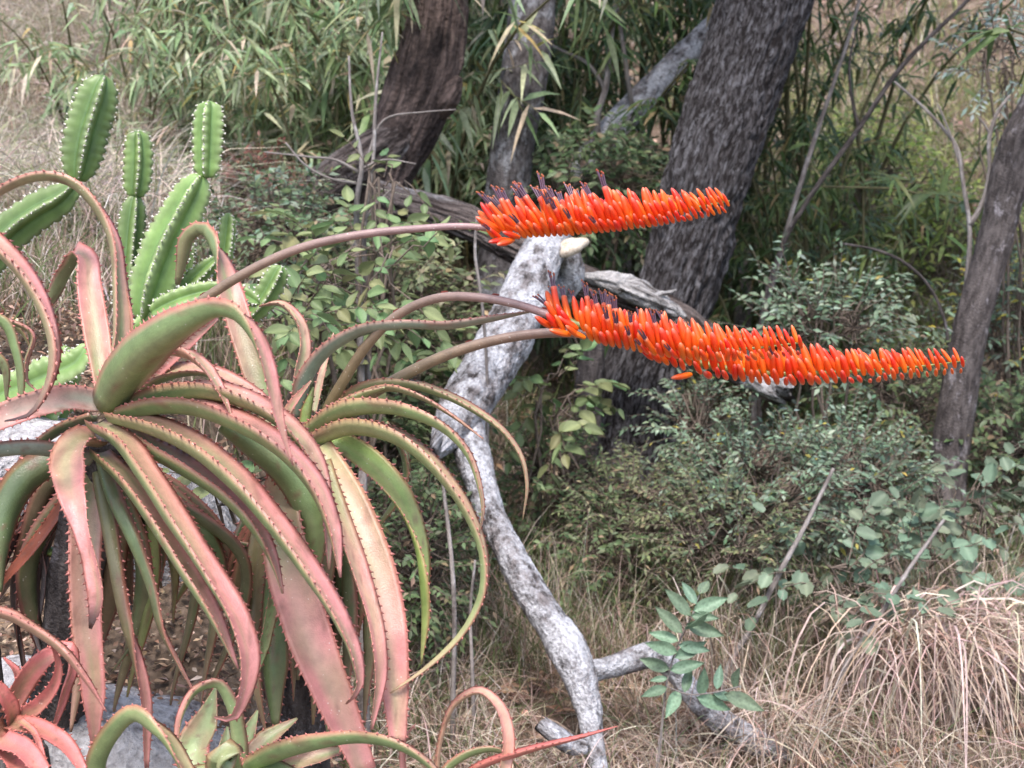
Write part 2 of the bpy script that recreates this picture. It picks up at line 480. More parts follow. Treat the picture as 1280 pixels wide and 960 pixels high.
CROWN = [(.035, .06, .018, 4), (.05, .085, .025, 4), (.08, .10, .03, 1)]
def crown(parent, centre, rad, n, seed, size=.11):
    r = np.random.default_rng(seed)
    k = 46
    cc = np.asarray(centre) + rdir(r, k) * (r.random((k, 1)) ** .5) * np.asarray(rad)
    i = r.integers(0, k, n)
    p = cc[i] + r.normal(0, 1, (n, 3)) * np.asarray(rad) * .17
    D = rdir(r, n) * [1, 1, .5] - [0, 0, .25]
    V, F, C = leaf_geo(p, D, rdir(r, n) * .6 + Z, size * r.uniform(.7, 1.3, n), size * .45, jcol(CROWN, n, r), 'small')
    o = add('crown', V, F, M_leaf, parent, kind='stuff', col=C)
    # limbs reaching into the clumps
    top = np.asarray(centre) - [0, 0, rad[2]]
    b = cc[:16]
    t = np.linspace(0, 1, 6)[None, :, None]
    Q = top * (1 - t) + b[:, None, :] * t + (np.sin(t * np.pi) * .2) * r.normal(0, 1, (16, 1, 3))
    V, F = batch_tubes(Q, np.linspace(.05, .012, 6)[None, :].repeat(16, 0), 6)
    add('limbs', V, F, M_greybark, parent, tc=V)

def ground_under(px, py, d):
    p = P(px, py, d)
    return np.array([p[0], p[1], terrain(p[0], p[1])])

# grey-black furrowed tree
t = thing('tree', 'big leaning tree with dark deeply furrowed bark behind the orange flower spikes', 'tree', ground_under(785, 575, 5.2), 'standing trees in the gully')
limb('trunk', [(772, 640, 5.15, 150), (785, 565, 5.2, 118), (800, 480, 5.2, 104), (838, 385, 5.2, 98), (864, 300, 5.2, 101), (881, 230, 5.2, 105), (908, 150, 5.25, 108),
     (938, 60, 5.3, 110), (962, -20, 5.35, 114), (1000, -180, 5.5, 112), (1040, -400, 5.6, 100), (1060, -800, 5.8, 80)], M_furrow, t, 170, .009, .085, .06, 4.6, 1.5, 4, n=520)
crown(t, (1.3, 5.5, 5.4), (1.2, 1.5, .9), 11000, 5, .13)
# grey tree
t = thing('tree', 'upright grey-barked tree between the brown broken trunk and the lichened limb', 'tree', ground_under(628, 330, 5.7), 'standing trees in the gully')
limb('trunk', [(622, 380, 5.7, 68), (628, 320, 5.7, 60), (633, 250, 5.7, 56), (641, 180, 5.7, 55), (651, 120, 5.7, 58), (660, 60, 5.75, 60), (666, -20, 5.8, 58), (670, -160, 5.9, 56), (660, -400, 6, 50), (650, -800, 6.2, 40)],
     M_greybark, t, 72, .012, .025, .07, 5, 3, 9)
crown(t, (0.35, 5.9, 5.8), (1.1, 1.3, .9), 6000, 6, .12)
# brown broken tree
t = thing('tree', 'thick red-brown trunk bent and charred at its broken base', 'tree', ground_under(478, 270, 5.2), 'standing trees in the gully')
limb('trunk', [(468, 300, 5.2, 60), (476, 262, 5.2, 50), (486, 222, 5.2, 60), (500, 180, 5.2, 76), (517, 140, 5.2, 84), (533, 90, 5.2, 84), (544, 35, 5.2, 76), (549, -20, 5.2, 74), (556, -150, 5.25, 72), (566, -400, 5.3, 66), (570, -800, 5.4, 50)],
     M_brownbark, t, 140, .01, .10, .14, 3.6, .5, 14)
limb('split_base', [(508, 165, 5.15, 40), (480, 188, 5.15, 60), (445, 212, 5.2, 62), (405, 238, 5.25, 56), (365, 268, 5.3, 52), (325, 305, 5.35, 46)], M_weather, t, 64, .012, .12, .16, 4, .5, 17)
limb('knob', [(540, 140, 5.17, 30), (556, 124, 5.15, 34), (568, 108, 5.14, 24), (574, 96, 5.14, 8)], M_brownbark, t, 40, .006, .12, .3, 3, 1, 18)
crown(t, (-0.1, 5.5, 6.4), (1.1, 1.1, 1.0), 3500, 7)
# right-hand tree
t = thing('tree', 'slender brown-grey trunk leaning right beside the dead forked sapling', 'tree', ground_under(1183, 605, 4.95), 'standing trees in the gully')
limb('trunk', [(1176, 660, 4.9, 58), (1184, 600, 4.95, 48), (1194, 525, 4.95, 46), (1205, 450, 4.95, 44), (1222, 378, 4.95, 42), (1243, 300, 5, 43), (1258, 240, 5, 47), (1274, 185, 5, 52), (1296, 140, 5, 50), (1340, 40, 5, 46), (1420, -120, 5.1, 44), (1500, -420, 5.2, 36)],
     M_rightbark, t, 72, .01, .035, .09, 5, 1.2, 23)
limb('stub', [(1262, 235, 4.98, 26), (1260, 200, 4.97, 24), (1262, 168, 4.96, 20)], M_rightbark, t, 28, .01, .05, .1, seed=26, broken=.02)
crown(t, (3.9, 5.2, 5.4), (1.1, 1.1, .9), 3500, 8)

# leaning lichened limb behind
t = thing('fallen_limb', 'lichen-patched grey limb leaning diagonally in the dark bamboo thicket', 'log', ground_under(705, 250, 6.3))
limb('limb', [(690, 275, 6.2, 20), (715, 222, 6.25, 26), (740, 192, 6.3, 32), (775, 152, 6.3, 36), (815, 110, 6.35, 34), (850, 74, 6.4, 32), (890, 35, 6.45, 30), (960, -30, 6.5, 28)], M_lichen, t, 44, .012, .03, .1, 4, 2, 31)
limb('branch', [(748, 178, 6.25, 12), (746, 150, 6.2, 9), (757, 110, 6.2, 8), (762, 60, 6.2, 7), (770, 0, 6.2, 6), (774, -60, 6.2, 5)], M_stick, t, 10, .02, seed=33)
limb('branch', [(757, 112, 6.2, 6), (735, 80, 6.2, 5), (700, 62, 6.2, 4), (660, 40, 6.2, 3)], M_stick, t, 8, .02, seed=34)
limb('branch', [(790, 132, 6.25, 7), (784, 95, 6.2, 6), (778, 50, 6.2, 5), (768, -10, 6.2, 4)], M_stick, t, 8, .02, seed=35)

# white-lichened fallen trunk in the middle
t = thing('fallen_tree', 'crooked fallen trunk crusted with white lichen crossing the gully', 'log', ground_under(744, 950, 3.2))
limb('trunk', [(700, 262, 4.62, 34), (690, 285, 4.55, 46), (674, 325, 4.45, 55), (655, 375, 4.3, 62), (628, 430, 4.15, 66), (600, 478, 4.02, 66), (578, 515, 3.92, 62), (562, 542, 3.86, 46), (549, 560, 3.82, 20)], M_lichen, t, 90, .006, .05, .16, 2.6, 2.4, 41, broken=.04)
limb('trunk', [(582, 520, 3.96, 46), (592, 575, 3.84, 44), (606, 620, 3.75, 36), (628, 672, 3.64, 36), (652, 722, 3.55, 40), (686, 776, 3.45, 43), (716, 822, 3.37, 48), (731, 866, 3.32, 38), (740, 915, 3.27, 27), (752, 985, 3.2, 24)], M_lichen, t, 90, .006, .05, .18, 2.6, 2.4, 43)
limb('branch', [(722, 842, 3.36, 34), (752, 836, 3.38, 28), (786, 826, 3.42, 30), (818, 818, 3.45, 32), (842, 838, 3.47, 26), (870, 872, 3.47, 30), (905, 905, 3.45, 34), (945, 928, 3.42, 32), (985, 945, 3.38, 24)], M_lichen, t, 44, .008, .03, .14, 4, 2, 45, broken=.03)
limb('branch', [(735, 935, 3.22, 16), (712, 930, 3.22, 24), (694, 918, 3.2, 24), (676, 905, 3.2, 20)], M_lichen, t, 30, .008, .03, .1, seed=46, broken=.03)
limb('stub', [(700, 372, 4.6, 28), (715, 345, 4.58, 32), (712, 318, 4.55, 28), (706, 300, 4.52, 20)], M_lichen, t, 40, .008, .04, .14, 4, 2, 47)
# bracket fungus on the stub
def bracket(parent_base):
    c = P(714, 309, 4.44)
    u = np.linspace(0, 2 * np.pi, 28, endpoint=False)
    prof = [(.001, .006), (.6, .016), (.9, .012), (1.0, .0), (.93, -.008), (.5, -.016), (.001, -.018)]
    V = []
    for k, (r, z) in enumerate(prof):
        rr = r * (.040 + .006 * np.sin(u * 3 + 1) + .004 * np.sin(u * 5))
        V.append(np.stack([rr * np.cos(u) * 1.05, rr * np.sin(u) * .8, z + .012 * np.cos(u) * r], -1))
    V = np.concatenate(V) * 1.15
    a = math.radians(28); V = np.stack([V[:, 0], V[:, 1] * math.cos(a) - V[:, 2] * math.sin(a), V[:, 1] * math.sin(a) + V[:, 2] * math.cos(a)], -1) + c
    o = add('bracket_fungus', V, grid_faces(len(prof), 28), M_fungus, base=c)
    tag(o, 'cream shelf fungus on the stub beside the white fallen trunk', 'fungus')
bracket(None)

# dark weathered log
t = thing('dead_log', 'dark weathered split log with bleached edges lying across behind the fallen trunk', 'log', ground_under(960, 490, 4.75))
limb('log', [(470, 235, 5.02, 22), (490, 248, 5.0, 32), (540, 263, 4.95, 38), (600, 285, 4.9, 42), (660, 316, 4.85, 42), (720, 348, 4.8, 42), (790, 376, 4.78, 44), (840, 398, 4.76, 44), (890, 432, 4.66, 42), (940, 466, 4.55, 44), (976, 486, 4.48, 36)],
     M_weather, t, 90, .008, .16, .2, 4, .45, 51, twist=.6, broken=.05)
limb('splinter', [(730, 345, 4.74, 8), (760, 352, 4.72, 22), (795, 364, 4.71, 28), (828, 380, 4.70, 22), (850, 392, 4.69, 10), (858, 396, 4.69, 3)], M_bleach, t, 48, .004, .30, .25, 2.2, .3, 53, twist=1.2)
limb('splinter', [(812, 376, 4.69, 8), (824, 368, 4.68, 7), (836, 366, 4.67, 5), (846, 362, 4.66, 2)], M_bleach, t, 14, .004, .25, .3, 2, .5, 54)
limb('splinter', [(905, 446, 4.60, 12), (935, 462, 4.53, 34), (962, 478, 4.46, 38), (980, 489, 4.43, 26)], M_bleach, t, 48, .004, .30, .25, 2.2, .4, 55, twist=1, broken=.04)
t = thing('dead_stump', 'dark brown dead stump below the weathered log', 'stump', ground_under(734, 540, 4.85))
limb('trunk', [(728, 585, 4.85, 38), (733, 530, 4.85, 34), (737, 470, 4.85, 34), (740, 420, 4.85, 30), (742, 385, 4.87, 26)], M_rightbark, t, 40, .01, .09, .12, 4, .8, 57)

# thin stems
def stem(name, label, cat, pts, mat, forks=(), group=None, sides=8, foot=True):
    b = ground_under(*pts[0][:3])
    t = thing(name, label, cat, b, group)
    p0 = list(pts)
    if foot:                                              # carry the stem down into the soil
        g = P(*pts[0][:3])
        if g[2] > b[2]:
            pv = (b - [0, 0, .03]) - CAM; d = pv @ FWD
            p0 = [(640 + FPX * (pv @ RIGHT) / d, 480 - FPX * (pv @ UP) / d, d, pts[0][3])] + p0
    limb('stem', p0, mat, t, sides, .02, .0, .15, seed=len(ROOT))
    for f in forks:
        limb('branch', f, mat, t, max(6, sides - 2), .02, .0, .15, seed=len(ROOT))
    return t
stem('dead_sapling', 'pale leafless forked sapling beside the slender leaning trunk', 'sapling',
     [(1206, 430, 5.1, 8), (1208, 360, 5.1, 7), (1212, 285, 5.1, 6), (1204, 230, 5.1, 5.5), (1196, 185, 5.1, 5), (1165, 145, 5.15, 4), (1118, 102, 5.2, 3)], M_stick,
     [[(1212, 282, 5.1, 8), (1226, 258, 5.1, 7), (1236, 220, 5.1, 6), (1238, 165, 5.1, 6), (1247, 140, 5.1, 5), (1262, 120, 5.1, 3)], [(1238, 168, 5.1, 4), (1228, 152, 5.1, 3), (1222, 146, 5.1, 2)],
      [(1200, 205, 5.1, 4), (1185, 160, 5.1, 3), (1172, 130, 5.1, 2)]])
stem('bare_branch', 'long dark bare branch slanting up to the right out of the thicket', 'branch',
     [(960, 360, 5.6, 6), (985, 292, 5.6, 6), (1022, 232, 5.6, 6.5), (1074, 160, 5.6, 6.5), (1120, 92, 5.6, 6), (1205, 5, 5.6, 5), (1260, -50, 5.6, 4)], M_rightbark, [[(1074, 160, 5.6, 5), (1066, 130, 5.6, 4), (1062, 80, 5.6, 3), (1075, 20, 5.6, 2)]])
stem('bamboo_cane', 'straight tan bamboo cane right of the furrowed trunk', 'cane',
     [(950, 410, 5.7, 7), (968, 345, 5.7, 7), (990, 265, 5.7, 6.5), (1018, 175, 5.7, 6), (1040, 110, 5.7, 5), (1060, 50, 5.7, 4.5), (1085, -40, 5.7, 4)], M_stick)
stem('arching_twig', 'thin dark twig arching down behind the longest flower spike', 'branch',
     [(1186, 436, 5.2, 4), (1178, 392, 5.2, 4), (1155, 350, 5.2, 4), (1120, 322, 5.2, 4), (1085, 310, 5.2, 3), (1048, 304, 5.2, 3)], M_rightbark)
stem('leaning_stick', 'pale straight dry stick propped above the dry grass tussock', 'stick',
     [(1050, 850, 3.6, 6), (1100, 770, 3.65, 5.5), (1140, 706, 3.7, 5), (1180, 650, 3.75, 4)], M_stick)
stem('leaning_stick', 'brown crooked dry stem leaning right beside the pinnate sapling', 'stick',
     [(905, 850, 3.7, 8), (945, 775, 3.75, 7), (975, 715, 3.78, 7), (1005, 660, 3.8, 6), (1030, 610, 3.85, 5), (1042, 585, 3.85, 4)], M_stick)
for k, (a, lab) in enumerate([([(566, 885, 3.4, 7), (568, 800, 3.4, 6), (566, 720, 3.4, 6), (558, 640, 3.45, 5), (553, 600, 3.45, 4)], 'upright pale dry stem under the long curling aloe leaf'),
                              ([(592, 900, 3.45, 5), (590, 830, 3.45, 5), (588, 760, 3.5, 4), (594, 700, 3.5, 3)], 'thin dry stem just left of the fallen trunk'),
                              ([(600, 360, 3.9, 4), (594, 320, 3.9, 4), (596, 270, 3.9, 3)], 'thin dry stem crossing the weathered log'),
                              ([(452, 730, 3.0, 16), (455, 670, 3.0, 15), (452, 610, 3.0, 13), (458, 560, 3.05, 10)], 'stout grey stem behind the second aloe'),
                              ([(448, 345, 4.0, 8), (446, 300, 4.0, 7), (446, 255, 4.0, 7), (452, 205, 4.0, 6), (440, 140, 4.0, 4), (436, 70, 4.0, 3)], 'pale leafless twiggy stem in front of the charred trunk base'),
                              ([(457, 350, 4.05, 7), (455, 290, 4.05, 6), (466, 205, 4.05, 5), (470, 120, 4.05, 4), (478, 40, 4.05, 2)], 'second pale twiggy stem in front of the charred trunk base'),
                              ([(1008, 830, 3.9, 4), (1240, 850, 4.3, 4)], None)][:6]):
    fk = []
    if k == 4:
        fk = [[(448, 215, 4.0, 5), (420, 200, 4.0, 4), (385, 196, 4.0, 3), (330, 190, 4.0, 2)], [(448, 230, 4.0, 4), (410, 222, 4.0, 3), (380, 205, 4.0, 3), (357, 178, 4.0, 2)], [(450, 212, 4.0, 4), (478, 200, 4.0, 3), (520, 205, 4.0, 2)], [(446, 290, 4, 4), (470, 255, 4.0, 3), (500, 228, 4.0, 2)]]
    if k == 5:
        fk = [[(458, 200, 4.05, 4), (480, 150, 4.05, 3), (530, 140, 4.0, 2), (570, 137, 4.0, 1.5)], [(455, 290, 4.05, 4), (430, 320, 4.05, 3), (395, 350, 4.05, 2)]]
    stem('dry_stem', lab, 'stem', a, M_stick, fk, 'dry stems in the scrub')

# ------------------------------------------------------------------ aloes
GREEN = np.array([.20, .28, .115]); GREY = np.array([.22, .27, .20]); PINK = np.array([.54, .225, .205]); RED = np.array([.50, .11, .075])
LIME = np.array([.30, .42, .12]); OLIVE = np.array([.15, .15, .065]); BROWN = np.array([.16, .06, .04]); DARKG = np.array([.10, .145, .06])
ROWSN = 34
def aloe_leaf(parent, pts, w, roll, dep, pk=.7, ab=.15, green=GREEN, tip=.4, teeth=1.0, thick=.55, chan=.40, seed=0, pink=PINK, dead_tip=False):
    """pts: pixel path from base to tip; w: widths (pixels) and roll (degrees; 0 = upper face to the camera) along it; dep: depths"""
    a = np.asarray(pts, float)
    r = resample(a, ROWSN)
    n = ROWSN
    d = lerp_list(dep, n); ww = lerp_list(w, n); ro = np.radians(lerp_list(roll, n))
    rr = np.random.default_rng(seed + len(ROOT))
    Q = PP(np.column_stack([r, d]))
    T = nrm(np.gradient(Q, axis=0)); Vw = nrm(CAM - Q)
    Vw = nrm(Vw - T * (Vw * T).sum(1, keepdims=True)); S = np.cross(Vw, T)
    N = np.cos(ro)[:, None] * Vw + np.sin(ro)[:, None] * S
    W = np.cross(T, N)
    t = np.linspace(0, 1, n)
    hw = ww * d / FPX / 2 / (.62 + .38 * np.abs(np.cos(ro)))
    hw = hw * (1 + .04 * vnoise(np.column_stack([t * 9, t * 0 + seed, t * 0]), 5))
    hw = np.maximum(hw, .0006)
    m = 9
    s = np.linspace(-1, 1, m)
    th = thick * (1 - .45 * t)
    top = np.stack([np.broadcast_to(s, (n, m)), np.broadcast_to(chan * s * s, (n, m))], -1)
    bot_s = s[1:-1][::-1]
    bot = np.stack([np.broadcast_to(bot_s, (n, m - 2)), chan * bot_s[None] ** 2 - th[:, None] * (1 - bot_s[None] ** 2) ** .8], -1)
    sec = np.concatenate([top, bot], 1)
    k = sec.shape[1]
    V = (Q[:, None] + hw[:, None, None] * (sec[..., 0:1] * W[:, None] + sec[..., 1:2] * N[:, None]))
    # skin colour: sun-flushed margins and upper face, green keel
    sv = np.abs(sec[..., 0]); tt = np.broadcast_to(t[:, None], (n, k))
    upper = np.zeros((n, k)); upper[:, :m] = 1
    nz = vnoise(np.stack([tt * 7 + seed, sec[..., 0] * 2.0, upper * 5], -1), 3)
    st = vnoise(np.stack([tt * 1.5 + seed, sec[..., 0] * 7.0, upper * 5], -1), 8)
    ku = np.clip(pk * (.5 + .6 * sstep(tt * 1.7)) + .45 * (sv - .55) + .30 * nz + .12 * st, 0, 1)
    kl = np.clip(ab + .4 * np.clip(sv - .86, 0, 1) / .14 + tip * sstep((tt - .6) / .4) * .5 + .07 * nz + .04 * st, 0, 1)
    kk = np.where(upper > 0, ku, kl)[..., None]
    c = green * (1 - kk) + pink * kk
    bl = (.5 + .5 * vnoise(np.stack([tt * 3 + seed * 3.1, sec[..., 0], upper], -1), 9))[..., None]
    c = c * (.82 + .36 * bl)
    ed = (sstep((sv - .86) / .14) * .55)[..., None]; c = c * (1 - ed) + np.array([.42, .12, .075]) * ed
    sc = sstep((vnoise(np.stack([tt * 22 + seed * 7, sec[..., 0] * 2.5, upper * 9], -1), 21) - .62) / .2)[..., None] * .6; c = c * (1 - sc) + np.array([.20, .10, .07]) * sc
    if dead_tip:
        e = sstep((tt - .82) / .15)[..., None]; c = c * (1 - e) + np.array([.06, .03, .025]) * e
    F = [grid_faces(n, k), np.arange(k)[::-1][None], ((n - 1) * k + np.arange(k))[None]]
    o = add('leaf', V.reshape(-1, 3), F, M_aloe, parent, col=c.reshape(-1, 3))
    if teeth:
        L = np.concatenate([[0], np.cumsum(np.linalg.norm(np.diff(Q, axis=0), axis=1))])
        q = np.arange(.02, L[-1] * .985, .0125)
        mb = MB()
        for sg in (-1, 1):
            qq = q + rr.uniform(-.003, .003, len(q))
            f = np.interp(qq, L, t)
            def at(A): return np.stack([np.interp(f, t, A[:, i]) for i in range(3)], 1)
            h = np.interp(f, t, hw)
            T2, W2, N2 = nrm(at(T)), nrm(at(W)) * sg, nrm(at(N))
            M0 = at(Q) + h[:, None] * (W2 * .97 + N2 * chan)
            sz = teeth * .74 * np.clip(.0024 + .14 * h, .0026, .0058) * rr.uniform(.7, 1.25, len(q))
            sz = sz[:, None]
            O = nrm(W2 + .35 * N2)
            b1 = M0 - T2 * sz * .62; b2 = M0 + T2 * sz * .62
            u1 = M0 + np.cross(T2, O) * sz * .38 - O * sz * .1; u2 = M0 - np.cross(T2, O) * sz * .38 - O * sz * .1
            tp = M0 + O * sz * 1.2 + T2 * sz * .55
            Vt = np.stack([b1, u1, b2, u2, tp], 1).reshape(-1, 3)
            Ft = np.array([[0, 1, 4], [1, 2, 4], [2, 3, 4], [3, 0, 4]])
            Ft = (Ft[None] + (np.arange(len(q)) * 5)[:, None, None]).reshape(-1, 3)
            cb = np.array([.46, .14, .09]) * .35 + .65 * pink
            mb.add(Vt, Ft, cb)
        mb.build('thorns', M_thorn, o, kind='stuff', smooth=False)
    return o

def aloe_core(parent, px, py, d, foot=None):
    """short stem under the rosette"""
    p = P(px, py, d)
    g = np.array([p[0], p[1] + .03, terrain(p[0], p[1] + .03) - .03]) if foot is None else ground_under(*foot) - [0, 0, .03]
    t = np.linspace(0, 1, 14)[:, None]
    Q = g * (1 - t) + p * t
    R = np.linspace(.045, .04, 14)
    V, F, tc, N = tube(Q, R, 20)
    V = V + N * (.008 * vnoise(tc * 120, 4))[:, None]
    return add('stem', V, F, M_rightbark, parent, tc=tc)

# first rosette -----------------------------------------------------
c1 = P(128, 530, 1.98)
A = thing('aloe', 'large aloe rosette with long pink recurved leaves on the rocky bank', 'aloe', (c1[0], c1[1] + .03, terrain(c1[0], c1[1] + .03)), 'aloes on the rocky bank')
aloe_core(A, 128, 545, 2.0, (40, 800, 2.22))
L = lambda *a, **k: aloe_leaf(A, *a, **k)
L([(134, 508), (152, 472), (180, 440), (212, 415), (246, 396), (272, 387), (296, 392), (316, 415), (331, 450), (341, 490), (350, 530), (366, 582)], [44, 56, 60, 50, 40, 30, 24, 22, 20, 16, 9, 2], [180, 180, 176, 165, 150, 125, 85, 55, 40, 30, 30, 30], [1.93, 1.86, 1.78, 1.73, 1.71, 1.70, 1.70, 1.71], .75, .05, seed=1, tip=.3, thick=.6)
L([(120, 503), (85, 499), (45, 507), (5, 521), (-45, 545)], [30, 34, 34, 32, 26], [-30, -18, -15, -20], [1.95, 1.86, 1.8], .62, .2, seed=2, green=GREY)
L([(112, 575), (80, 567), (40, 562), (0, 565), (-45, 575)], [22, 24, 24, 22, 18], [-120, -130, -140], [1.95, 1.88, 1.82], .2, .05, seed=3, green=GREY, tip=.1)
L([(124, 550), (103, 548), (88, 566), (86, 596), (94, 632), (105, 668), (117, 710), (122, 750), (113, 786)], [26, 38, 44, 34, 22, 22, 26, 22, 4], [-70, -40, 0, -10, -40, -50, -40, -20], [1.93, 1.86, 1.80, 1.78, 1.77, 1.77], .95, .5, seed=4, dead_tip=True)
L([(118, 575), (110, 625), (106, 690), (109, 780), (117, 860), (118, 945)], [34, 42, 40, 36, 28, 4], [10, 0, -10, 0], [1.99, 1.95, 1.93, 1.93], .8, .3, seed=5)
L([(122, 566), (150, 592), (190, 645), (230, 710), (265, 768), (297, 836)], [26, 32, 34, 32, 24, 4], [62, 66, 68, 64], [1.92, 1.84, 1.78, 1.76], .85, .05, seed=6)
L([(118, 530), (148, 547), (182, 592), (222, 655), (264, 720), (296, 775), (309, 820), (304, 868), (288, 898), (268, 896)], [26, 36, 36, 38, 36, 34, 34, 30, 20, 3], [66, 65, 65, 64, 58, 44, 38, 40], [1.92, 1.83, 1.76, 1.72, 1.70, 1.70], .95, .06, seed=7)
L([(142, 520), (185, 530), (235, 552), (290, 595), (337, 648), (384, 712), (425, 778), (444, 825), (447, 862), (432, 880)], [26, 36, 40, 40, 40, 38, 34, 28, 20, 3], [75, 72, 70, 68, 66, 60, 50], [1.92, 1.84, 1.77, 1.73, 1.70, 1.70], .9, .05, seed=8)
L([(150, 535), (195, 562), (245, 592), (290, 626), (322, 664), (342, 705), (353, 742)], [24, 34, 36, 34, 30, 20, 4], [76, 74, 72, 64], [1.94, 1.88, 1.82, 1.80], .85, .04, seed=9)
L([(150, 512), (205, 491), (258, 487), (311, 502), (358, 532), (392, 575), (406, 632), (411, 712)], [24, 32, 34, 34, 30, 24, 18, 3], [105, 92, 80, 70, 55, 45, 40], [1.95, 1.9, 1.86, 1.84, 1.84], .7, .05, seed=10)
L([(146, 518), (195, 506), (240, 507), (290, 524), (345, 556), (390, 604), (413, 655), (425, 722)], [22, 32, 36, 38, 36, 32, 24, 4], [95, 84, 76, 70, 64, 54], [1.94, 1.87, 1.81, 1.78, 1.77], .9, .04, seed=11)
L([(160, 497), (200, 471), (245, 463), (300, 482), (330, 503), (350, 530)], [18, 24, 24, 22, 18, 4], [85, 70, 60, 50], [2.02, 2.0, 1.98], .75, .1, seed=12)
L([(180, 470), (205, 440), (228, 440), (254, 457), (275, 488), (290, 522)], [16, 20, 20, 18, 12, 2], [150, 110, 70, 40, 40], [2.0, 1.9, 1.87, 1.86], .7, .6, seed=13)
L([(150, 500), (188, 466), (230, 430), (272, 398)], [22, 30, 24, 4], [30, 20, 10], [2.04, 2.02, 2.0], .8, .3, seed=14, green=np.array([.3, .3, .16]))
L([(132, 495), (127, 455), (118, 400), (110, 350), (106, 322), (98, 316), (86, 336), (62, 378), (48, 402)], [24, 28, 32, 32, 30, 26, 22, 16, 3], [0, 5, 0, 0, -20, -110, -170, -170], [2.0, 2.04, 2.08, 2.12, 2.16, 2.2], .85, .05, seed=15)
L([(138, 492), (150, 425), (148, 356), (139, 292), (116, 253), (90, 229), (56, 221), (22, 229), (-8, 246), (-45, 300)], [22, 28, 28, 22, 20, 18, 18, 18, 16, 4], [-25, -50, -60, -75, -95, -100, -100, -100], [2.0, 2.03, 2.05, 2.05, 2.04], .75, .25, seed=16, tip=.7)
L([(148, 485), (162, 430), (163, 395), (154, 348)], [12, 12, 8, 1], [10, 30, 40], [2.02, 2.05], .9, .4, seed=17)
L([(100, 568), (70, 577), (34, 598), (10, 635), (-2, 690), (0, 740)], [34, 42, 44, 40, 30, 10], [-150, -160, -165, -140], [1.99, 1.96, 1.93], .2, .0, seed=18, green=DARKG, tip=.1)
L([(108, 590), (85, 625), (45, 680), (0, 732)], [14, 18, 16, 8], [-60, -40, -30], [2.03, 2.05, 2.06], 1, .9, seed=19, green=BROWN, pink=np.array([.26, .08, .05]))
L([(126, 575), (140, 620), (165, 675), (187, 732), (203, 790), (225, 835), (246, 872)], [20, 24, 22, 18, 14, 10, 2], [150, 130, 110, 80, 60], [1.97, 1.93, 1.92, 1.92], .7, .05, seed=20, green=DARKG)
L([(122, 590), (134, 655), (150, 750), (170, 825), (180, 868), (183, 960)], [20, 22, 22, 20, 16, 6], [160, 150, 100, 40, 20], [1.98, 1.94, 1.93, 1.93], .9, .05, seed=21, green=OLIVE)
L([(108, 590), (100, 660), (96, 740), (98, 840), (88, 915)], [24, 26, 22, 18, 4], [170, 170, 160], [2.05, 2.03, 2.02], .5, .3, seed=22, green=DARKG)
L([(118, 520), (80, 535), (45, 560), (10, 600)], [16, 18, 16, 4], [-100, -120, -130], [2.08, 2.12], .3, .1, seed=23, green=DARKG)
L([(150, 605), (175, 660), (185, 720), (172, 790), (140, 840)], [14, 16, 14, 10, 2], [140, 150, 160], [2.1, 2.12], .2, .0, seed=24, green=DARKG)
L([(140, 600), (120, 650), (70, 690), (30, 660), (10, 620)], [14, 16, 16, 12, 3], [120, 150, 170], [2.1, 2.12], .2, .0, seed=25, green=LIME * .6)
# dry skirt of dead leaves
r0 = np.random.default_rng(4)
for k in range(16):
    x0 = 128 + r0.uniform(-40, 24); x1 = 40 + r0.uniform(-60, 120); y1 = r0.uniform(690, 860)
    L([(x0, 575), ((x0 + x1) / 2 + r0.uniform(-15, 15), 630), (x1 + r0.uniform(-12, 12), 720), (x1 + r0.uniform(-25, 25), y1)], [12, 16, 14, 5], [r0.uniform(-180, 180), r0.uniform(-180, 180), r0.uniform(-180, 180)], [2.06, 2.1, 2.12],
      1, 1, seed=60 + k, green=BROWN, pink=[np.array([.085, .055, .05]), np.array([.17, .14, .135]), np.array([.055, .035, .03])][k % 3], teeth=0, thick=.2, chan=.6)

# green leaves hanging in the tangle behind
for k in range(16):
    x1 = [60, 95, 150, 172, 196, 215, 240, 262, 160, 230, 30, 190, 140, 250, 205, 275][k]; y1 = r0.uniform(720, 900)
    side = 1 if x1 > 120 else -1
    wl = r0.uniform(.6, 1.35)
    L([(128, 575), ((128 + x1) / 2 + side * 14, 600 + r0.uniform(0, 40)), (x1 + side * r0.uniform(-10, 24), 690), (x1 + side * r0.uniform(-40, 30), y1)], [18 * wl, 22 * wl, 20 * wl, 3], [side * 120, side * r0.uniform(110, 170), side * r0.uniform(80, 170)], [2.04, 2.08, 2.12 + .06 * r0.random()],
      .35 + .5 * r0.random(), .05 + .2 * r0.random(), seed=140 + k, green=[DARKG, GREEN * .8, OLIVE, DARKG * 1.3, LIME * .7][k % 5])

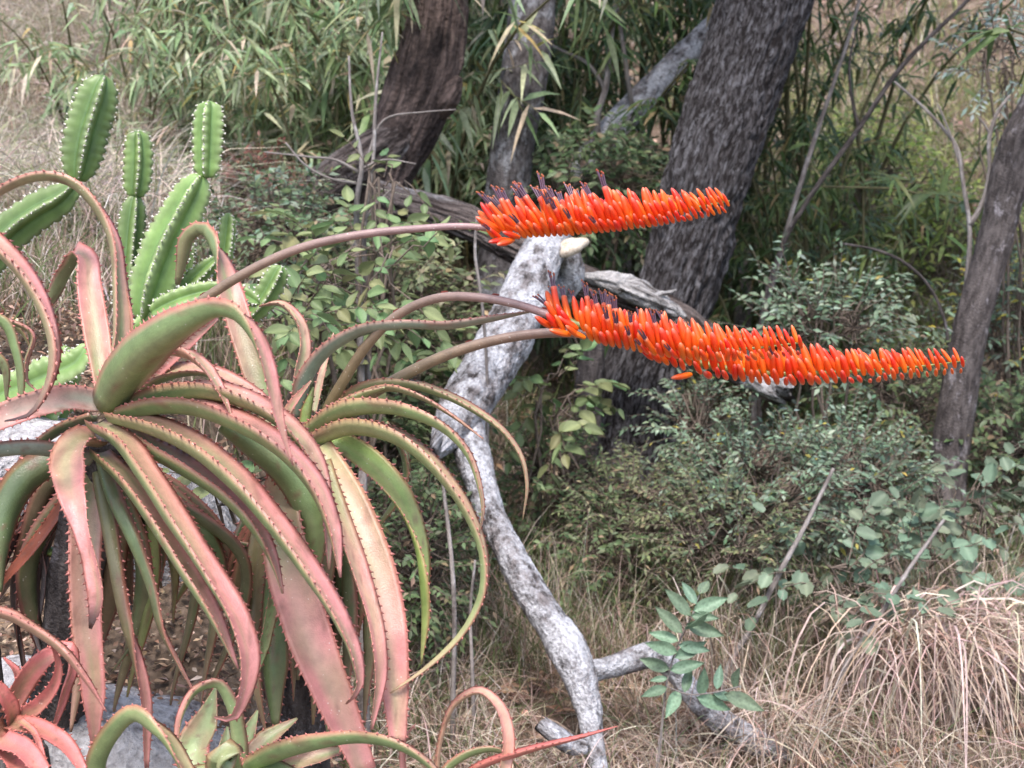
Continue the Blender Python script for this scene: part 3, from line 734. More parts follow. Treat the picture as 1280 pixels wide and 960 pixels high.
# second rosette ----------------------------------------------------
c2 = P(385, 550, 2.14)
B = thing('aloe', 'green-leaved aloe rosette with two long orange flower spikes', 'aloe', (c2[0], c2[1] + .03, terrain(c2[0], c2[1] + .03)), 'aloes on the rocky bank')
aloe_core(B, 385, 560, 2.16, (372, 880, 2.3))
def L(pts, w, ro, dp, pk=.7, ab=.15, **k):
    aloe_leaf(B, pts, w, ro, dp, pk * .8 if not (pk == 1) else pk, ab, **k)
L([(352, 545), (330, 490), (305, 420), (283, 352), (266, 302), (252, 287), (236, 296), (228, 325), (222, 356)], [28, 34, 36, 34, 32, 28, 22, 18, 6], [0, 5, 0, 0, -30, -100, -165, -175], [2.1, 2.12, 2.15, 2.2, 2.25], .72, .05, seed=31)
L([(370, 500), (374, 465), (380, 430), (372, 400), (350, 380), (324, 383)], [14, 18, 18, 16, 14, 4], [-30, -40, -60, -90], [2.18, 2.2, 2.2], .55, .3, seed=32, green=np.array([.42, .42, .22]))
L([(374, 525), (380, 478), (404, 442), (447, 415), (500, 406), (557, 407), (612, 399), (672, 388)], [22, 24, 22, 20, 17, 17, 14, 2], [120, 105, 95, 90, 90], [2.12, 2.08, 2.04, 2.02, 2.0], .45, .05, seed=33, green=GREY)
L([(380, 545), (432, 513), (482, 509), (527, 520), (561, 540), (584, 567), (598, 605), (603, 640), (598, 670)], [24, 28, 28, 24, 20, 17, 12, 8, 2], [120, 105, 95, 85, 75, 60], [2.08, 1.98, 1.93, 1.91, 1.9], .7, .05, seed=34, green=GREEN * 1.2)
L([(386, 554), (440, 533), (486, 541), (524, 564), (556, 598), (584, 640), (603, 690), (603, 740), (582, 784), (542, 826), (488, 866)], [22, 28, 28, 26, 23, 20, 17, 15, 12, 8, 2], [110, 90, 80, 75, 80, 90, 110, 120], [2.08, 1.97, 1.91, 1.89, 1.89, 1.9], .6, .12, seed=35, green=GREEN * 1.2, tip=.7)
L([(408, 525), (455, 485), (512, 480), (552, 492), (595, 514), (629, 540), (651, 572), (658, 605), (653, 650)], [20, 24, 20, 17, 15, 13, 10, 7, 2], [110, 90, 75, 70, 70], [2.14, 2.1, 2.06, 2.04], .55, .15, seed=36, green=GREEN * 1.25, tip=.7)
L([(420, 512), (452, 493), (486, 485), (527, 497), (562, 518), (604, 549)], [14, 14, 12, 10, 7, 2], [100, 90, 70], [2.1, 2.02, 1.99], .8, .3, seed=37, tip=.8)
L([(410, 548), (440, 562), (472, 588), (502, 626), (524, 680), (531, 750), (526, 830)], [28, 34, 32, 26, 22, 16, 3], [15, 22, 45, 75, 100, 110], [2.1, 2.05, 2.02, 2.02], .15, .02, seed=38, green=LIME, tip=.4)
L([(480, 530), (503, 562), (508, 590), (498, 618), (468, 662)], [12, 14, 14, 12, 4], [60, 90, 130], [2.2, 2.22], .1, .05, seed=39, green=GREEN * .8, tip=.1)
L([(396, 560), (424, 612), (454, 680), (477, 752), (490, 835), (497, 930)], [38, 54, 54, 48, 38, 20], [10, 15, 15, 10], [2.05, 1.96, 1.91, 1.9], .98, .2, seed=40, green=GREEN * 1.3)
L([(368, 570), (352, 620), (360, 700), (386, 792), (420, 880), (456, 965)], [38, 52, 60, 58, 46, 28], [-10, -5, 5, 15], [2.04, 1.97, 1.92, 1.9], .99, .2, seed=41, green=GREEN * 1.2)
L([(400, 575), (422, 640), (448, 715), (468, 785), (474, 845), (464, 912)], [24, 26, 26, 24, 20, 4], [40, 45, 45, 40], [2.02, 1.93, 1.87, 1.86], .9, .15, seed=42)
L([(278, 530), (318, 556), (360, 592), (386, 640), (392, 690), (388, 720)], [26, 42, 46, 44, 34, 16], [160, 165, 170, 175], [1.96, 1.98, 2.0, 2.02], .4, .03, seed=43, tip=.1, thick=.6)
L([(366, 600), (352, 670), (345, 740), (342, 830), (344, 908)], [26, 32, 36, 36, 10], [160, 170, 175], [2.1, 2.08, 2.06], .2, .0, seed=44, green=DARKG * 1.4, tip=.2)
L([(352, 690), (340, 755), (328, 810), (314, 862)], [16, 18, 16, 3], [20, 40, 50], [2.02, 2.0], .05, .05, seed=45, green=np.array([.26, .36, .16]), tip=.1)
L([(345, 610), (326, 670), (318, 740), (316, 810)], [26, 32, 32, 8], [150, 165, 175], [2.14, 2.12], .2, .1, seed=46, green=OLIVE, tip=.3)
L([(345, 700), (322, 687), (292, 681), (262, 696), (240, 730)], [12, 11, 10, 8, 2], [-100, -110, -120], [2.16, 2.15], .1, .0, seed=47, green=DARKG, tip=.1)
L([(398, 760), (402, 850), (410, 922)], [14, 16, 3], [20, 40], [2.08, 2.06], .3, .2, seed=48, green=LIME * .7)
L([(318, 800), (320, 860), (332, 918)], [12, 14, 3], [100, 120], [2.06, 2.05], .3, .2, seed=49, green=OLIVE)
L([(380, 540), (384, 515), (392, 484)], [16, 15, 3], [150, 160], [2.1, 2.1], .1, .05, seed=50, green=LIME * .7, tip=.1)
L([(350, 530), (370, 500), (389, 476)], [12, 12, 2], [40, 30], [2.06, 2.04], .9, .5, seed=51)
L([(392, 515), (402, 470), (417, 416)], [9, 9, 1], [20, 20], [2.18, 2.2], .6, .5, seed=52, green=np.array([.42, .42, .25]))
L([(398, 545), (420, 512), (450, 495), (480, 485)], [16, 20, 16, 6], [120, 100, 90], [2.06, 2.02], .3, .05, seed=53, green=GREEN * 1.2)
L([(372, 590), (372, 680), (380, 760), (372, 850)], [20, 20, 18, 4], [140, 150, 165], [2.18, 2.18], .1, .0, seed=54, green=DARKG)
L([(360, 590), (320, 640), (296, 700), (288, 790)], [20, 24, 22, 4], [-150, -160, -170], [2.2, 2.2], .1, .0, seed=55, green=DARKG)
L([(395, 600), (408, 680), (400, 760), (388, 870)], [20, 22, 20, 4], [150, 160, 170], [2.12, 2.12], .2, .1, seed=56, green=OLIVE)
for k in range(14):
    x1 = 385 + r0.uniform(-80, 60); y1 = r0.uniform(760, 900)
    L([(385 + r0.uniform(-20, 20), 600), (x1, 690), (x1 + r0.uniform(-15, 15), y1)], [12, 16, 5], [r0.uniform(-180, 180), r0.uniform(-180, 180)], [2.22, 2.26], 1, 1, seed=80 + k, green=BROWN,
      pink=[np.array([.085, .055, .05]), np.array([.15, .12, .11]), np.array([.055, .035, .03])][k % 3], teeth=0, thick=.2, chan=.6)

for k in range(12):
    x1 = [300, 330, 352, 372, 395, 415, 436, 310, 345, 384, 425, 448][k]; y1 = r0.uniform(800, 930)
    side = 1 if x1 > 385 else -1
    L([(385, 585), ((385 + x1) / 2 + side * 12, 640), (x1 + side * r0.uniform(0, 12), 730), (x1 + side * r0.uniform(-8, 12), y1)], [20, 24, 24, 3], [side * 120, side * r0.uniform(100, 170), side * r0.uniform(60, 170)], [2.14, 2.17, 2.18 + .05 * r0.random()],
      .3 + .4 * r0.random(), .05 + .2 * r0.random(), seed=170 + k, green=[DARKG, GREEN * .8, OLIVE, DARKG * 1.3, LIME * .6][k % 5])

# corner rosette ----------------------------------------------------
c3 = P(22, 905, 1.86)
D3 = thing('aloe', 'small salmon-red aloe rosette in front of the pale granite rock', 'aloe', (c3[0], c3[1] + .05, terrain(c3[0], c3[1] + .05)), 'aloes on the rocky bank')
aloe_core(D3, 20, 935, 1.88)
CP = np.array([.58, .18, .165])
L = lambda *a, **k: aloe_leaf(D3, *a, **{**dict(pink=CP, green=np.array([.30, .22, .12])), **k})
L([(10, 892), (38, 842), (64, 820), (86, 812), (90, 826), (80, 866), (66, 912)], [22, 28, 26, 20, 16, 14, 5], [-10, -25, 20, 60, 60, 40], [1.86, 1.85, 1.83, 1.82, 1.83], .95, .8, seed=91)
L([(14, 905), (50, 880), (68, 855), (73, 834), (68, 815), (61, 801)], [20, 22, 18, 13, 8, 1], [20, 10, -10, -30], [1.84, 1.8, 1.78], .95, .8, seed=92)
L([(14, 905), (50, 913), (80, 932), (102, 962)], [22, 26, 24, 14], [40, 40, 40], [1.82, 1.76, 1.72], .95, .8, seed=93)
L([(6, 905), (-4, 920), (26, 936), (52, 965)], [24, 28, 28, 22], [30, 30, 30], [1.82, 1.74, 1.7], .95, .8, seed=94)
L([(24, 900), (42, 916), (50, 936), (58, 965)], [10, 9, 8, 4], [30, 40, 50], [1.80, 1.74, 1.72], .95, .8, seed=95)
L([(16, 905), (12, 885), (0, 866), (-20, 850)], [20, 22, 20, 14], [-40, -30, -20], [1.83, 1.8, 1.78], .95, .8, seed=96)
L([(10, 900), (22, 870), (20, 840), (4, 822)], [14, 16, 14, 4], [-20, -40, -60], [1.9, 1.92], .95, .8, seed=97)
L([(4, 930), (20, 955), (30, 985)], [22, 26, 24], [10, 20], [1.78, 1.7], .95, .8, seed=98)
L([(-60, 790), (-20, 765), (8, 768), (40, 785), (76, 811), (106, 848), (133, 890)], [18, 19, 19, 19, 17, 12, 2], [60, 75, 85, 80, 75], [1.86, 1.8, 1.76, 1.75], .7, .35, seed=99, tip=.8, green=OLIVE, pink=PINK)

# bottom green rosette ----------------------------------------------
c4 = P(290, 960, 1.92)
E4 = thing('aloe', 'young pale green aloe rosette below the hanging pink leaves', 'aloe', (c4[0], c4[1] + .05, terrain(c4[0], c4[1] + .05)), 'aloes on the rocky bank')
aloe_core(E4, 290, 985, 1.94)
PG = np.array([.27, .34, .155])
L = lambda *a, **k: aloe_leaf(E4, *a, **{**dict(green=PG, pk=.12, ab=.03, tip=.2), **k})
L([(272, 985), (240, 940), (258, 900), (270, 858)], [30, 44, 34, 2], [0, 10, 10], [1.95, 1.98, 2.0], seed=101)
L([(298, 970), (296, 920), (288, 880), (270, 854), (246, 862), (228, 890), (221, 955)], [24, 24, 22, 18, 14, 10, 4], [-150, -140, -110, -80, -60, -50], [1.9, 1.88, 1.86, 1.84], pk=.7, seed=102)
L([(300, 962), (335, 925), (372, 898)], [24, 28, 3], [30, 30], [1.94, 1.98], seed=103, pk=.3)
L([(302, 968), (345, 942), (384, 922)], [24, 26, 3], [40, 40], [1.92, 1.94], seed=104)
L([(298, 960), (308, 925), (322, 888)], [20, 24, 3], [10, 10], [1.97, 2.0], seed=105)
L([(288, 962), (282, 935), (284, 908)], [18, 20, 3], [-10, -10], [1.97, 2.0], seed=106)
L([(302, 965), (345, 942), (400, 927), (452, 922), (494, 930), (531, 952), (565, 990)], [26, 30, 28, 24, 20, 16, 8], [120, 105, 95, 85, 75], [1.88, 1.78, 1.72, 1.70], pk=.6, seed=107, green=GREEN * 1.1)
L([(292, 985), (282, 960), (281, 946), (283, 952)], [40, 46, 44, 40], [180, 170, 150], [1.86, 1.8, 1.76], seed=108, green=GREEN)
L([(305, 972), (360, 956), (405, 944), (446, 934)], [24, 28, 22, 3], [30, 35], [1.94, 1.96], seed=109, pk=.55)
L([(140, 1010), (122, 960), (138, 922), (170, 894), (200, 915), (232, 962), (250, 990)], [26, 28, 28, 28, 26, 22, 16], [160, 150, 130, 90, 60, 50], [1.9, 1.84, 1.8, 1.78], pk=.5, seed=110, green=GREEN * 1.1)
L([(288, 975), (255, 968), (220, 975), (190, 1000)], [22, 24, 22, 10], [-60, -60], [1.9, 1.86], seed=111)
L([(300, 965), (330, 960), (370, 975), (400, 1000)], [22, 26, 22, 10], [60, 60], [1.86, 1.8], seed=112)

c5 = P(560, 1010, 1.95)
G5 = thing('aloe', 'aloe leaf cluster curling up from the foot of the bank, one leaf long and red', 'aloe', (c5[0], c5[1], terrain(c5[0], c5[1])), 'aloes on the rocky bank')
L = lambda *a, **k: aloe_leaf(G5, *a, **k)
L([(552, 1020), (546, 960), (552, 918), (570, 878), (599, 864), (621, 881), (634, 920), (630, 962), (615, 1000)], [9, 9, 9, 10, 13, 16, 17, 16, 6], [70, 80, 85, 80, 60, 35, 25, 30], [1.98, 1.95, 1.93, 1.92], .45, .4, seed=121, green=np.array([.42, .36, .20]))
L([(540, 1010), (595, 960), (660, 938), (728, 921), (772, 908)], [14, 15, 14, 10, 2], [90, 80, 70], [1.96, 1.92, 1.9], .95, .9, seed=122, pink=np.array([.55, .16, .14]))
L([(540, 1000), (562, 958), (588, 942), (622, 938), (650, 960)], [14, 15, 14, 12, 4], [110, 100, 90], [1.98, 1.98], .4, .05, seed=123)
L([(520, 1010), (505, 960), (508, 920), (520, 905)], [10, 10, 8, 2], [30, 40], [2.0, 2.0], .9, .6, seed=124)

c6 = P(-70, 470, 1.9)
H6 = thing('aloe', 'aloe with thorny curled leaves hanging down in front of the cactus', 'aloe', (c6[0], c6[1], terrain(c6[0], c6[1])), 'aloes on the rocky bank')
aloe_core(H6, -75, 470, 1.95)
L = lambda *a, **k: aloe_leaf(H6, *a, **k)
L([(-85, 450), (-70, 320), (-30, 292), (5, 316), (37, 354), (58, 397), (67, 442), (58, 486), (36, 518), (6, 526)], [30, 30, 30, 30, 30, 28, 26, 22, 14, 3], [60, 60, 62, 65, 70, 78, 85, 100], [1.9, 1.84, 1.78, 1.75, 1.75], .8, .35, seed=131, tip=.6, dead_tip=True, teeth=1.25)
L([(-60, 440), (-25, 395), (2, 402), (18, 438), (25, 490), (22, 520)], [18, 18, 16, 15, 12, 3], [110, 120, 130], [1.98, 2.0], .2, .03, seed=132)
L([(-50, 430), (10, 402), (40, 418), (32, 455), (34, 478), (48, 490)], [12, 12, 10, 9, 8, 2], [100, 80, 60], [2.02, 2.05], .6, .3, seed=133)
L([(-50, 410), (-8, 396), (26, 414), (40, 440)], [12, 13, 10, 3], [90, 90], [2.06, 2.08], .3, .1, seed=134)
L([(-60, 460), (-20, 440), (0, 452), (8, 500)], [14, 16, 14, 4], [120, 130], [2.08, 2.1], .2, .1, seed=135)

# ------------------------------------------------------------------ flower spikes
def lathe_flower(kind):
    prof = {'bud': [(0, .09), (.10, .12), (.32, .142), (.6, .133), (.82, .10), (.95, .055), (1.0, .012)],
            'open': [(0, .08), (.10, .10), (.35, .118), (.65, .105), (.86, .095), (.97, .10), (1.0, .07)]}[kind]
    u = np.linspace(0, 2 * np.pi, 9, endpoint=False)
    V, C = [], []
    c0, c1, c2 = np.array([.86, .20, .014]), np.array([.84, .10, .018]), np.array([.80, .24, .15])
    for t, r in prof:
        k = 1 + .10 * np.cos(u * 3)
        V.append(np.stack([r * k * np.cos(u), r * k * np.sin(u), np.full(9, t)], -1) + [.06 * np.sin(t * 2.6), 0, 0])
        c = c0 * (1 - sstep(t * 1.5)) + c1 * sstep(t * 1.5)
        c = c * (1 - sstep((t - .8) / .25)) + c2 * sstep((t - .8) / .25)
        C.append(np.tile(c, (9, 1)))
    V, C = np.concatenate(V), np.concatenate(C)
    F = [grid_faces(len(prof), 9)]
    if kind == 'bud': F.append(((len(prof) - 1) * 9 + np.arange(9))[None])
    mb = MB(); mb.add(V, F, C)
    if kind == 'open':
        r = np.random.default_rng(2)
        for k in range(5):
            a = k * 1.25
            o = np.array([math.cos(a), math.sin(a), 0]) * .05
            Q = np.stack([o + [.05, 0, .8], o * 1.2 + [.04, 0, 1.1 + .04 * k], o * 1.7 + [.03, 0, 1.28 + .05 * k]])
            v, f = batch_tubes(Q[None], np.array([[.030, .028, .024]]), 4)
            mb.add(v, f, (.17, .10, .14))
            Q = np.stack([Q[-1], Q[-1] + [0, 0, .035], Q[-1] + [.01, .0, .075]])
            v, f = batch_tubes(Q[None], np.array([[.026, .038, .014]]), 4)
            mb.add(v, f, (.42, .12, .05))
    V, F, C = mb.get()
    return mk_mesh('flower_' + kind, V, F, M_flower, col=C)
ME_BUD, ME_OPEN = lathe_flower('bud'), lathe_flower('open')
from mathutils import Matrix, Vector
def mat_from(p, x, y, z, s):
    m = Matrix.Identity(4)
    for i in range(3):
        m[i][0], m[i][1], m[i][2], m[i][3] = x[i] * s[0], y[i] * s[1], z[i] * s[2], p[i]
    return m

def spike(parent, stalk, axis, dep, wpx, n_open, seed, cols, ycol=None):
    r = np.random.default_rng(seed)
    a = np.asarray(stalk + axis, float)
    n = 90
    q = resample(a, n); d = lerp_list(dep, n)
    Q = PP(np.column_stack([q, d]))
    R = lerp_list(wpx, n) * d / FPX / 2
    V, F, tc, N = tube(Q, R, 12)
    u = np.repeat(np.linspace(0, 1, n), 12)[:, None]
    c = np.array([.20, .15, .075]) * (1 - sstep(u * 1.6)) + np.array([.30, .19, .185]) * sstep(u * 1.6)
    x0 = axis[0][0]
    g = np.repeat(sstep((q[:, 0] - x0) / 25), 12)[:, None]
    c = c * (1 - g) + np.array([.20, .24, .07]) * g
    st = add('flower_stalk', V, F, M_aloe, parent, col=c)
    # small bracts on the bare stalk
    b = ROOT[parent]
    mb = MB()
    first = int(np.argmax(q[:, 0] > x0))
    T = nrm(np.gradient(Q, axis=0))
    for k in np.linspace(first * .3, first * .95, 5).astype(int):
        up = nrm(Z - T[k] * T[k][2]); o = up * r.choice([-.3, .8]) + nrm(np.cross(T[k], up)) * -.6
        p = Q[k] + nrm(o) * R[k] * .9
        v, f, cc = leaf_geo(p[None], (T[k] * 1.0 + nrm(o) * .18)[None], nrm(o)[None], .014, .007, np.array([[.46, .13, .11]]), 'ovate', 0, .3)
        mb.add(v, f, cc)
    mb.build('bracts', M_thorn, st, kind='stuff')
    # flowers: several rows turned to the upper side
    m = cols
    for i in range(m):
        f = (i + .3) / m
        fx = first + f * (n - 1 - first)
        k = int(min(n - 2, fx)); w = fx - k
        base = Q[k] * (1 - w) + Q[k + 1] * w
        t_ = T[k]; up = nrm(Z - t_ * t_[2]); side = np.cross(t_, up)          # side: away from / to camera
        if side @ (CAM - base) < 0: side = -side
        size = (.043 if f < .5 else .043 - (f - .5) / .5 * .020) * (1.0 if f > .12 else .92)
        for j, ph in enumerate((-48, -12, 20, 46)):
            if f > .9 and j in (0,) : continue
            ang = math.radians(ph + r.normal(0, 9))
            lean = -.34 - (.35 * max(0, .25 - f) / .25) + r.normal(0, .10)
            out = math.cos(ang) * up + math.sin(ang) * side
            if f < .15 and r.random() < .3: out = out * .5 - up * r.uniform(.1, .5)
            dr = nrm(out + t_ * lean)
            x = nrm(side - dr * (side @ dr)); y = np.cross(dr, x)
            s = size * r.uniform(.86, 1.1) * (1, 1, .92, .78)[j]
            op = f < n_open * r.uniform(.5, 1.1) and r.random() < (.5 if j < 2 else .22)
            o = bpy.data.objects.new('flower', ME_OPEN if op else ME_BUD)
            COL.objects.link(o); o.parent = st
            p = base + (t_ * (((j * .37) % 1) - .5) * .010) + nrm(out) * R[k] * .7 + (side * .006 - up * .007) * max(0, j - 1)
            wd = s * r.uniform(.86, 1.06) * (1 if f < .85 else .9)
            o.matrix_local = mat_from(p - b, x, y, dr, (wd, wd, s))
spike(A, [(150, 500), (185, 440), (222, 398), (255, 374), (300, 345), (370, 312), (440, 295), (520, 286), (588, 283)], [(612, 285), (680, 282), (760, 276), (850, 263), (912, 251)], [2.02, 1.98, 1.94, 1.92, 1.92, 1.92], [15, 13, 12, 11, 9, 7, 5, 2], .52, 3, 40)
spike(B, [(398, 540), (414, 503), (430, 475), (460, 430), (500, 392), (545, 373), (600, 372), (655, 383)], [(690, 395), (770, 420), (850, 434), (930, 436), (1004, 428)], [2.12, 2.05, 1.99, 1.96, 1.95, 1.95], [15, 13, 12, 11, 10, 8, 5, 2], .5, 4, 36)
spike(B, [(420, 540), (458, 497), (500, 472), (560, 443), (620, 425), (690, 416), (760, 421)], [(815, 436), (870, 453), (950, 466), (1050, 465), (1150, 458), (1207, 451)], [2.14, 2.1, 2.07, 2.05, 2.05, 2.05], [16, 15, 13, 12, 10, 8, 5, 1.5], .42, 5, 38)

# ------------------------------------------------------------------ cacti
def cactus_segment(parent, pts, w, d, ribs=4, phase=40, seed=0, bright=1.0, lam=.017, valley=.40):
    n = 46
    r = resample(np.asarray(pts, float), n)
    dd = lerp_list(d if isinstance(d, (list, tuple)) else [d, d], n)
    Q = PP(np.column_stack([r, dd]))
    t = np.linspace(0, 1, n)
    prof = np.minimum(1, np.sqrt(np.clip(t / .10, 0, 1)) * .5 + .5) * np.sqrt(np.clip((1 - t) / .16, 0, 1) * (2 - np.clip((1 - t) / .16, 0, 1)) + .004)
    R = lerp_list(w, n) * dd / FPX / 2 * prof * 1.0
    T, N, Bn = frames(Q)
    k = 8
    m = ribs * k
    th = np.arange(m) / m * 2 * np.pi + math.radians(phase)
    rel = (np.arange(m) % k) / k
    tri = 1 - np.abs(rel * 2 - 1); tri = 1 - tri                      # 1 at rib, 0 at valley
    shape = valley + (1 - valley) * tri ** 1.5
    S = np.concatenate([[0], np.cumsum(np.linalg.norm(np.diff(Q, axis=0), axis=1))])
    wav = 1 + .09 * np.cos(2 * np.pi * S / lam)[:, None] * (tri ** 3)[None]
    rad = R[:, None] * shape[None] * wav
    dirs = N[:, None] * np.cos(th)[None, :, None] + Bn[:, None] * np.sin(th)[None, :, None]
    V = Q[:, None] + dirs * rad[..., None]
    g = np.array([.11, .185, .045]) * bright
    c = g * (1 - tri[None, :, None] ** 4) + np.array([.26, .32, .15]) * bright * tri[None, :, None] ** 4
    bl = .16 * sstep(1 - tri * 2.5)[None, :, None]
    c = c * (1 - bl) + np.array([.11, .22, .16]) * bl
    c = np.broadcast_to(c, V.shape) * (1 + .15 * vnoise(V * 40, seed))[..., None]
    o = add('stem_segment', V.reshape(-1, 3), [grid_faces(n, m), np.arange(m)[::-1][None], ((n - 1) * m + np.arange(m))[None]], M_cactus, parent, col=c.reshape(-1, 3))
    rr = np.random.default_rng(seed)
    sp, dr = [], []
    for q in np.arange(lam * .5, S[-1], lam * .5):
        f = np.interp(q, S, np.arange(n)); i = int(f)
        for b in range(ribs):
            j = b * k
            p = V[i, j]; o_ = dirs[i, j]
            for z in range(3):
                dv = nrm(o_ + rr.normal(0, .55, 3)); sp.append(p - o_ * .001); dr.append(dv * rr.uniform(.002, .0055))
    sp, dr = np.array(sp), np.array(dr)
    Q3 = np.stack([sp, sp + dr * .5, sp + dr], 1)
    v, f = batch_tubes(Q3, np.tile([.0017, .0012, .0004], (len(sp), 1)), 3)
    add('spines', v, f, M_spine, o, kind='stuff', smooth=False)
    return o

g = P(60, 480, 2.75)
K = thing('cactus', 'tall jointed cactus with white-spined ribs, its top joint above the arching aloe leaf', 'cactus', (g[0], g[1], terrain(g[0], g[1])), 'cacti behind the aloes')
cactus_segment(K, [(-20, 470), (-30, 400), (-22, 335), (5, 298), (45, 266), (78, 246), (98, 226)], [40, 46, 48, 48, 48, 46, 36], 2.7, 4, -12, 1, .9)
cactus_segment(K, [(97, 226), (102, 195), (110, 160), (122, 122), (131, 94)], [34, 52, 54, 52, 38], 2.7, 4, 2, 2, .9)
cactus_segment(K, [(-10, 500), (30, 485), (65, 470), (100, 452), (112, 430)], [44, 52, 54, 44, 30], 2.55, 3, 40, 3, 1.25)
cactus_segment(K, [(40, 540), (70, 500), (78, 460), (74, 430)], [44, 54, 50, 34], 2.6, 4, 30, 4, 1.2)
g = P(200, 420, 2.7)
K = thing('cactus', 'cluster of upright bright green jointed cactus stems behind the big aloe', 'cactus', (g[0], g[1], terrain(g[0], g[1])), 'cacti behind the aloes')
cactus_segment(K, [(160, 400), (160, 345), (164, 290), (169, 243)], [36, 38, 36, 30], 2.72, 4, 12, 11, .85)
cactus_segment(K, [(169, 246), (172, 215), (173, 190), (172, 163)], [28, 36, 36, 28], 2.72, 4, 2, 12, 1.05)
cactus_segment(K, [(180, 400), (188, 365), (205, 316), (228, 266), (253, 218)], [44, 60, 62, 52, 42], 2.66, 4, -14, 13, 1.35)
cactus_segment(K, [(258, 222), (259, 190), (260, 158), (262, 126)], [30, 38, 40, 34], 2.66, 4, -16, 14, 1.35)
cactus_segment(K, [(272, 350), (280, 320), (284, 292), (286, 266)], [22, 26, 26, 22], 2.74, 4, 30, 15, 1.15)
cactus_segment(K, [(305, 400), (322, 384), (338, 360), (352, 332)], [26, 32, 32, 26], 2.7, 4, 10, 16, 1.1)
cactus_segment(K, [(190, 392), (225, 376), (262, 366), (300, 368), (325, 380)], [30, 34, 32, 30, 22], 2.62, 4, 20, 17, 1.2)
cactus_segment(K, [(200, 410), (240, 352), (258, 335), (272, 322)], [24, 30, 28, 18], 2.7, 4, 20, 18, 1.1)
cactus_segment(K, [(232, 400), (233, 360), (236, 330), (240, 300)], [18, 20, 20, 16], 2.78, 4, 40, 19, .8)
cactus_segment(K, [(150, 440), (165, 420), (185, 408), (215, 402)], [30, 34, 32, 24], 2.66, 3, 40, 20, 1.2)

# ------------------------------------------------------------------ leafy plants
def unit_leaf(name, shape, mat, wid, col, lobes=0, bend=.12):
    """one leaf along +Y, upper face +Z, about 30 faces"""
    ts = np.linspace(0, 1, 8)
    if shape == 'ovate': w = np.sin(np.pi * ts ** .75) ** .9
    elif shape == 'round': w = np.sqrt(np.clip(np.sin(np.pi * np.clip(ts * .93 + .05, 0, 1)), 0, 1))
    else: w = np.sin(np.pi * ts ** .6) ** .8
    w = np.maximum(w, .02) * (1 + lobes * np.sin(ts * 17))
    V = []
    for t, a in zip(ts, w):
        for s in (-1, -.5, 0, .5, 1):
            V.append((s * a * wid / 2, t, .10 * wid * abs(s) ** 1.3 * 2 - bend * t * t + .02 * math.sin(t * 9 + s * 3)))
    V = np.array(V)
    c = np.tile(np.asarray(col, float), (len(V), 1))
    c[2::5] *= 1.25                                       # paler midrib
    return mk_mesh(name, V, grid_faces(8, 5, wrap=False), mat, col=c)

def leaf_objs(parent, mes, p, D, N, L, r):
    b = ROOT[parent]
    D = nrm(D); S = nrm(np.cross(D, N)); N = np.cross(S, D)
    for i in range(len(p)):
        o = bpy.data.objects.new('leaf', mes[r.integers(len(mes))])
        COL.objects.link(o); o.parent = parent
        o.matrix_local = mat_from(p[i] - b, S[i], D[i], N[i], (L[i], L[i], L[i]))

def sprays(r, c, d, length, nleaf, sag=.25, splay=.85, droop=.2, k=5):
    """twigs from c along d; returns twig curves and leaf base / direction / normal"""
    n = len(c); d = nrm(d)
    ln = np.broadcast_to(length, (n,))[:, None, None] * r.uniform(.7, 1.3, (n, 1, 1))
    t = np.linspace(0, 1, k)[None, :, None]
    wob = r.normal(0, .06, (n, 1, 3)) * np.sin(t * np.pi)
    Q = c[:, None] + ln * (d[:, None] * t + wob - Z * sag * t * t)
    tt = np.linspace(.15, 1, nleaf)
    side = nrm(np.cross(d, Z + r.normal(0, .35, (n, 3))))
    pb, dd = [], []
    for i, u in enumerate(tt):
        f = u * (k - 1); a = int(min(k - 2, f)); w = f - a
        pb.append(Q[:, a] * (1 - w) + Q[:, a + 1] * w)
        sg = (1 if i % 2 else -1) if i < nleaf - 1 else 0
        tan = nrm(Q[:, a + 1] - Q[:, a])
        dd.append(nrm(tan * (.55 if sg else 1) + side * sg * splay - Z * droop + r.normal(0, .16, (n, 3))))
    pb = np.stack(pb, 1).reshape(-1, 3); dd = np.stack(dd, 1).reshape(-1, 3)
    nn = nrm(np.array([0, -.35, 1.0]) + r.normal(0, .35, (len(pb), 3)))
    return Q, pb, dd, nn

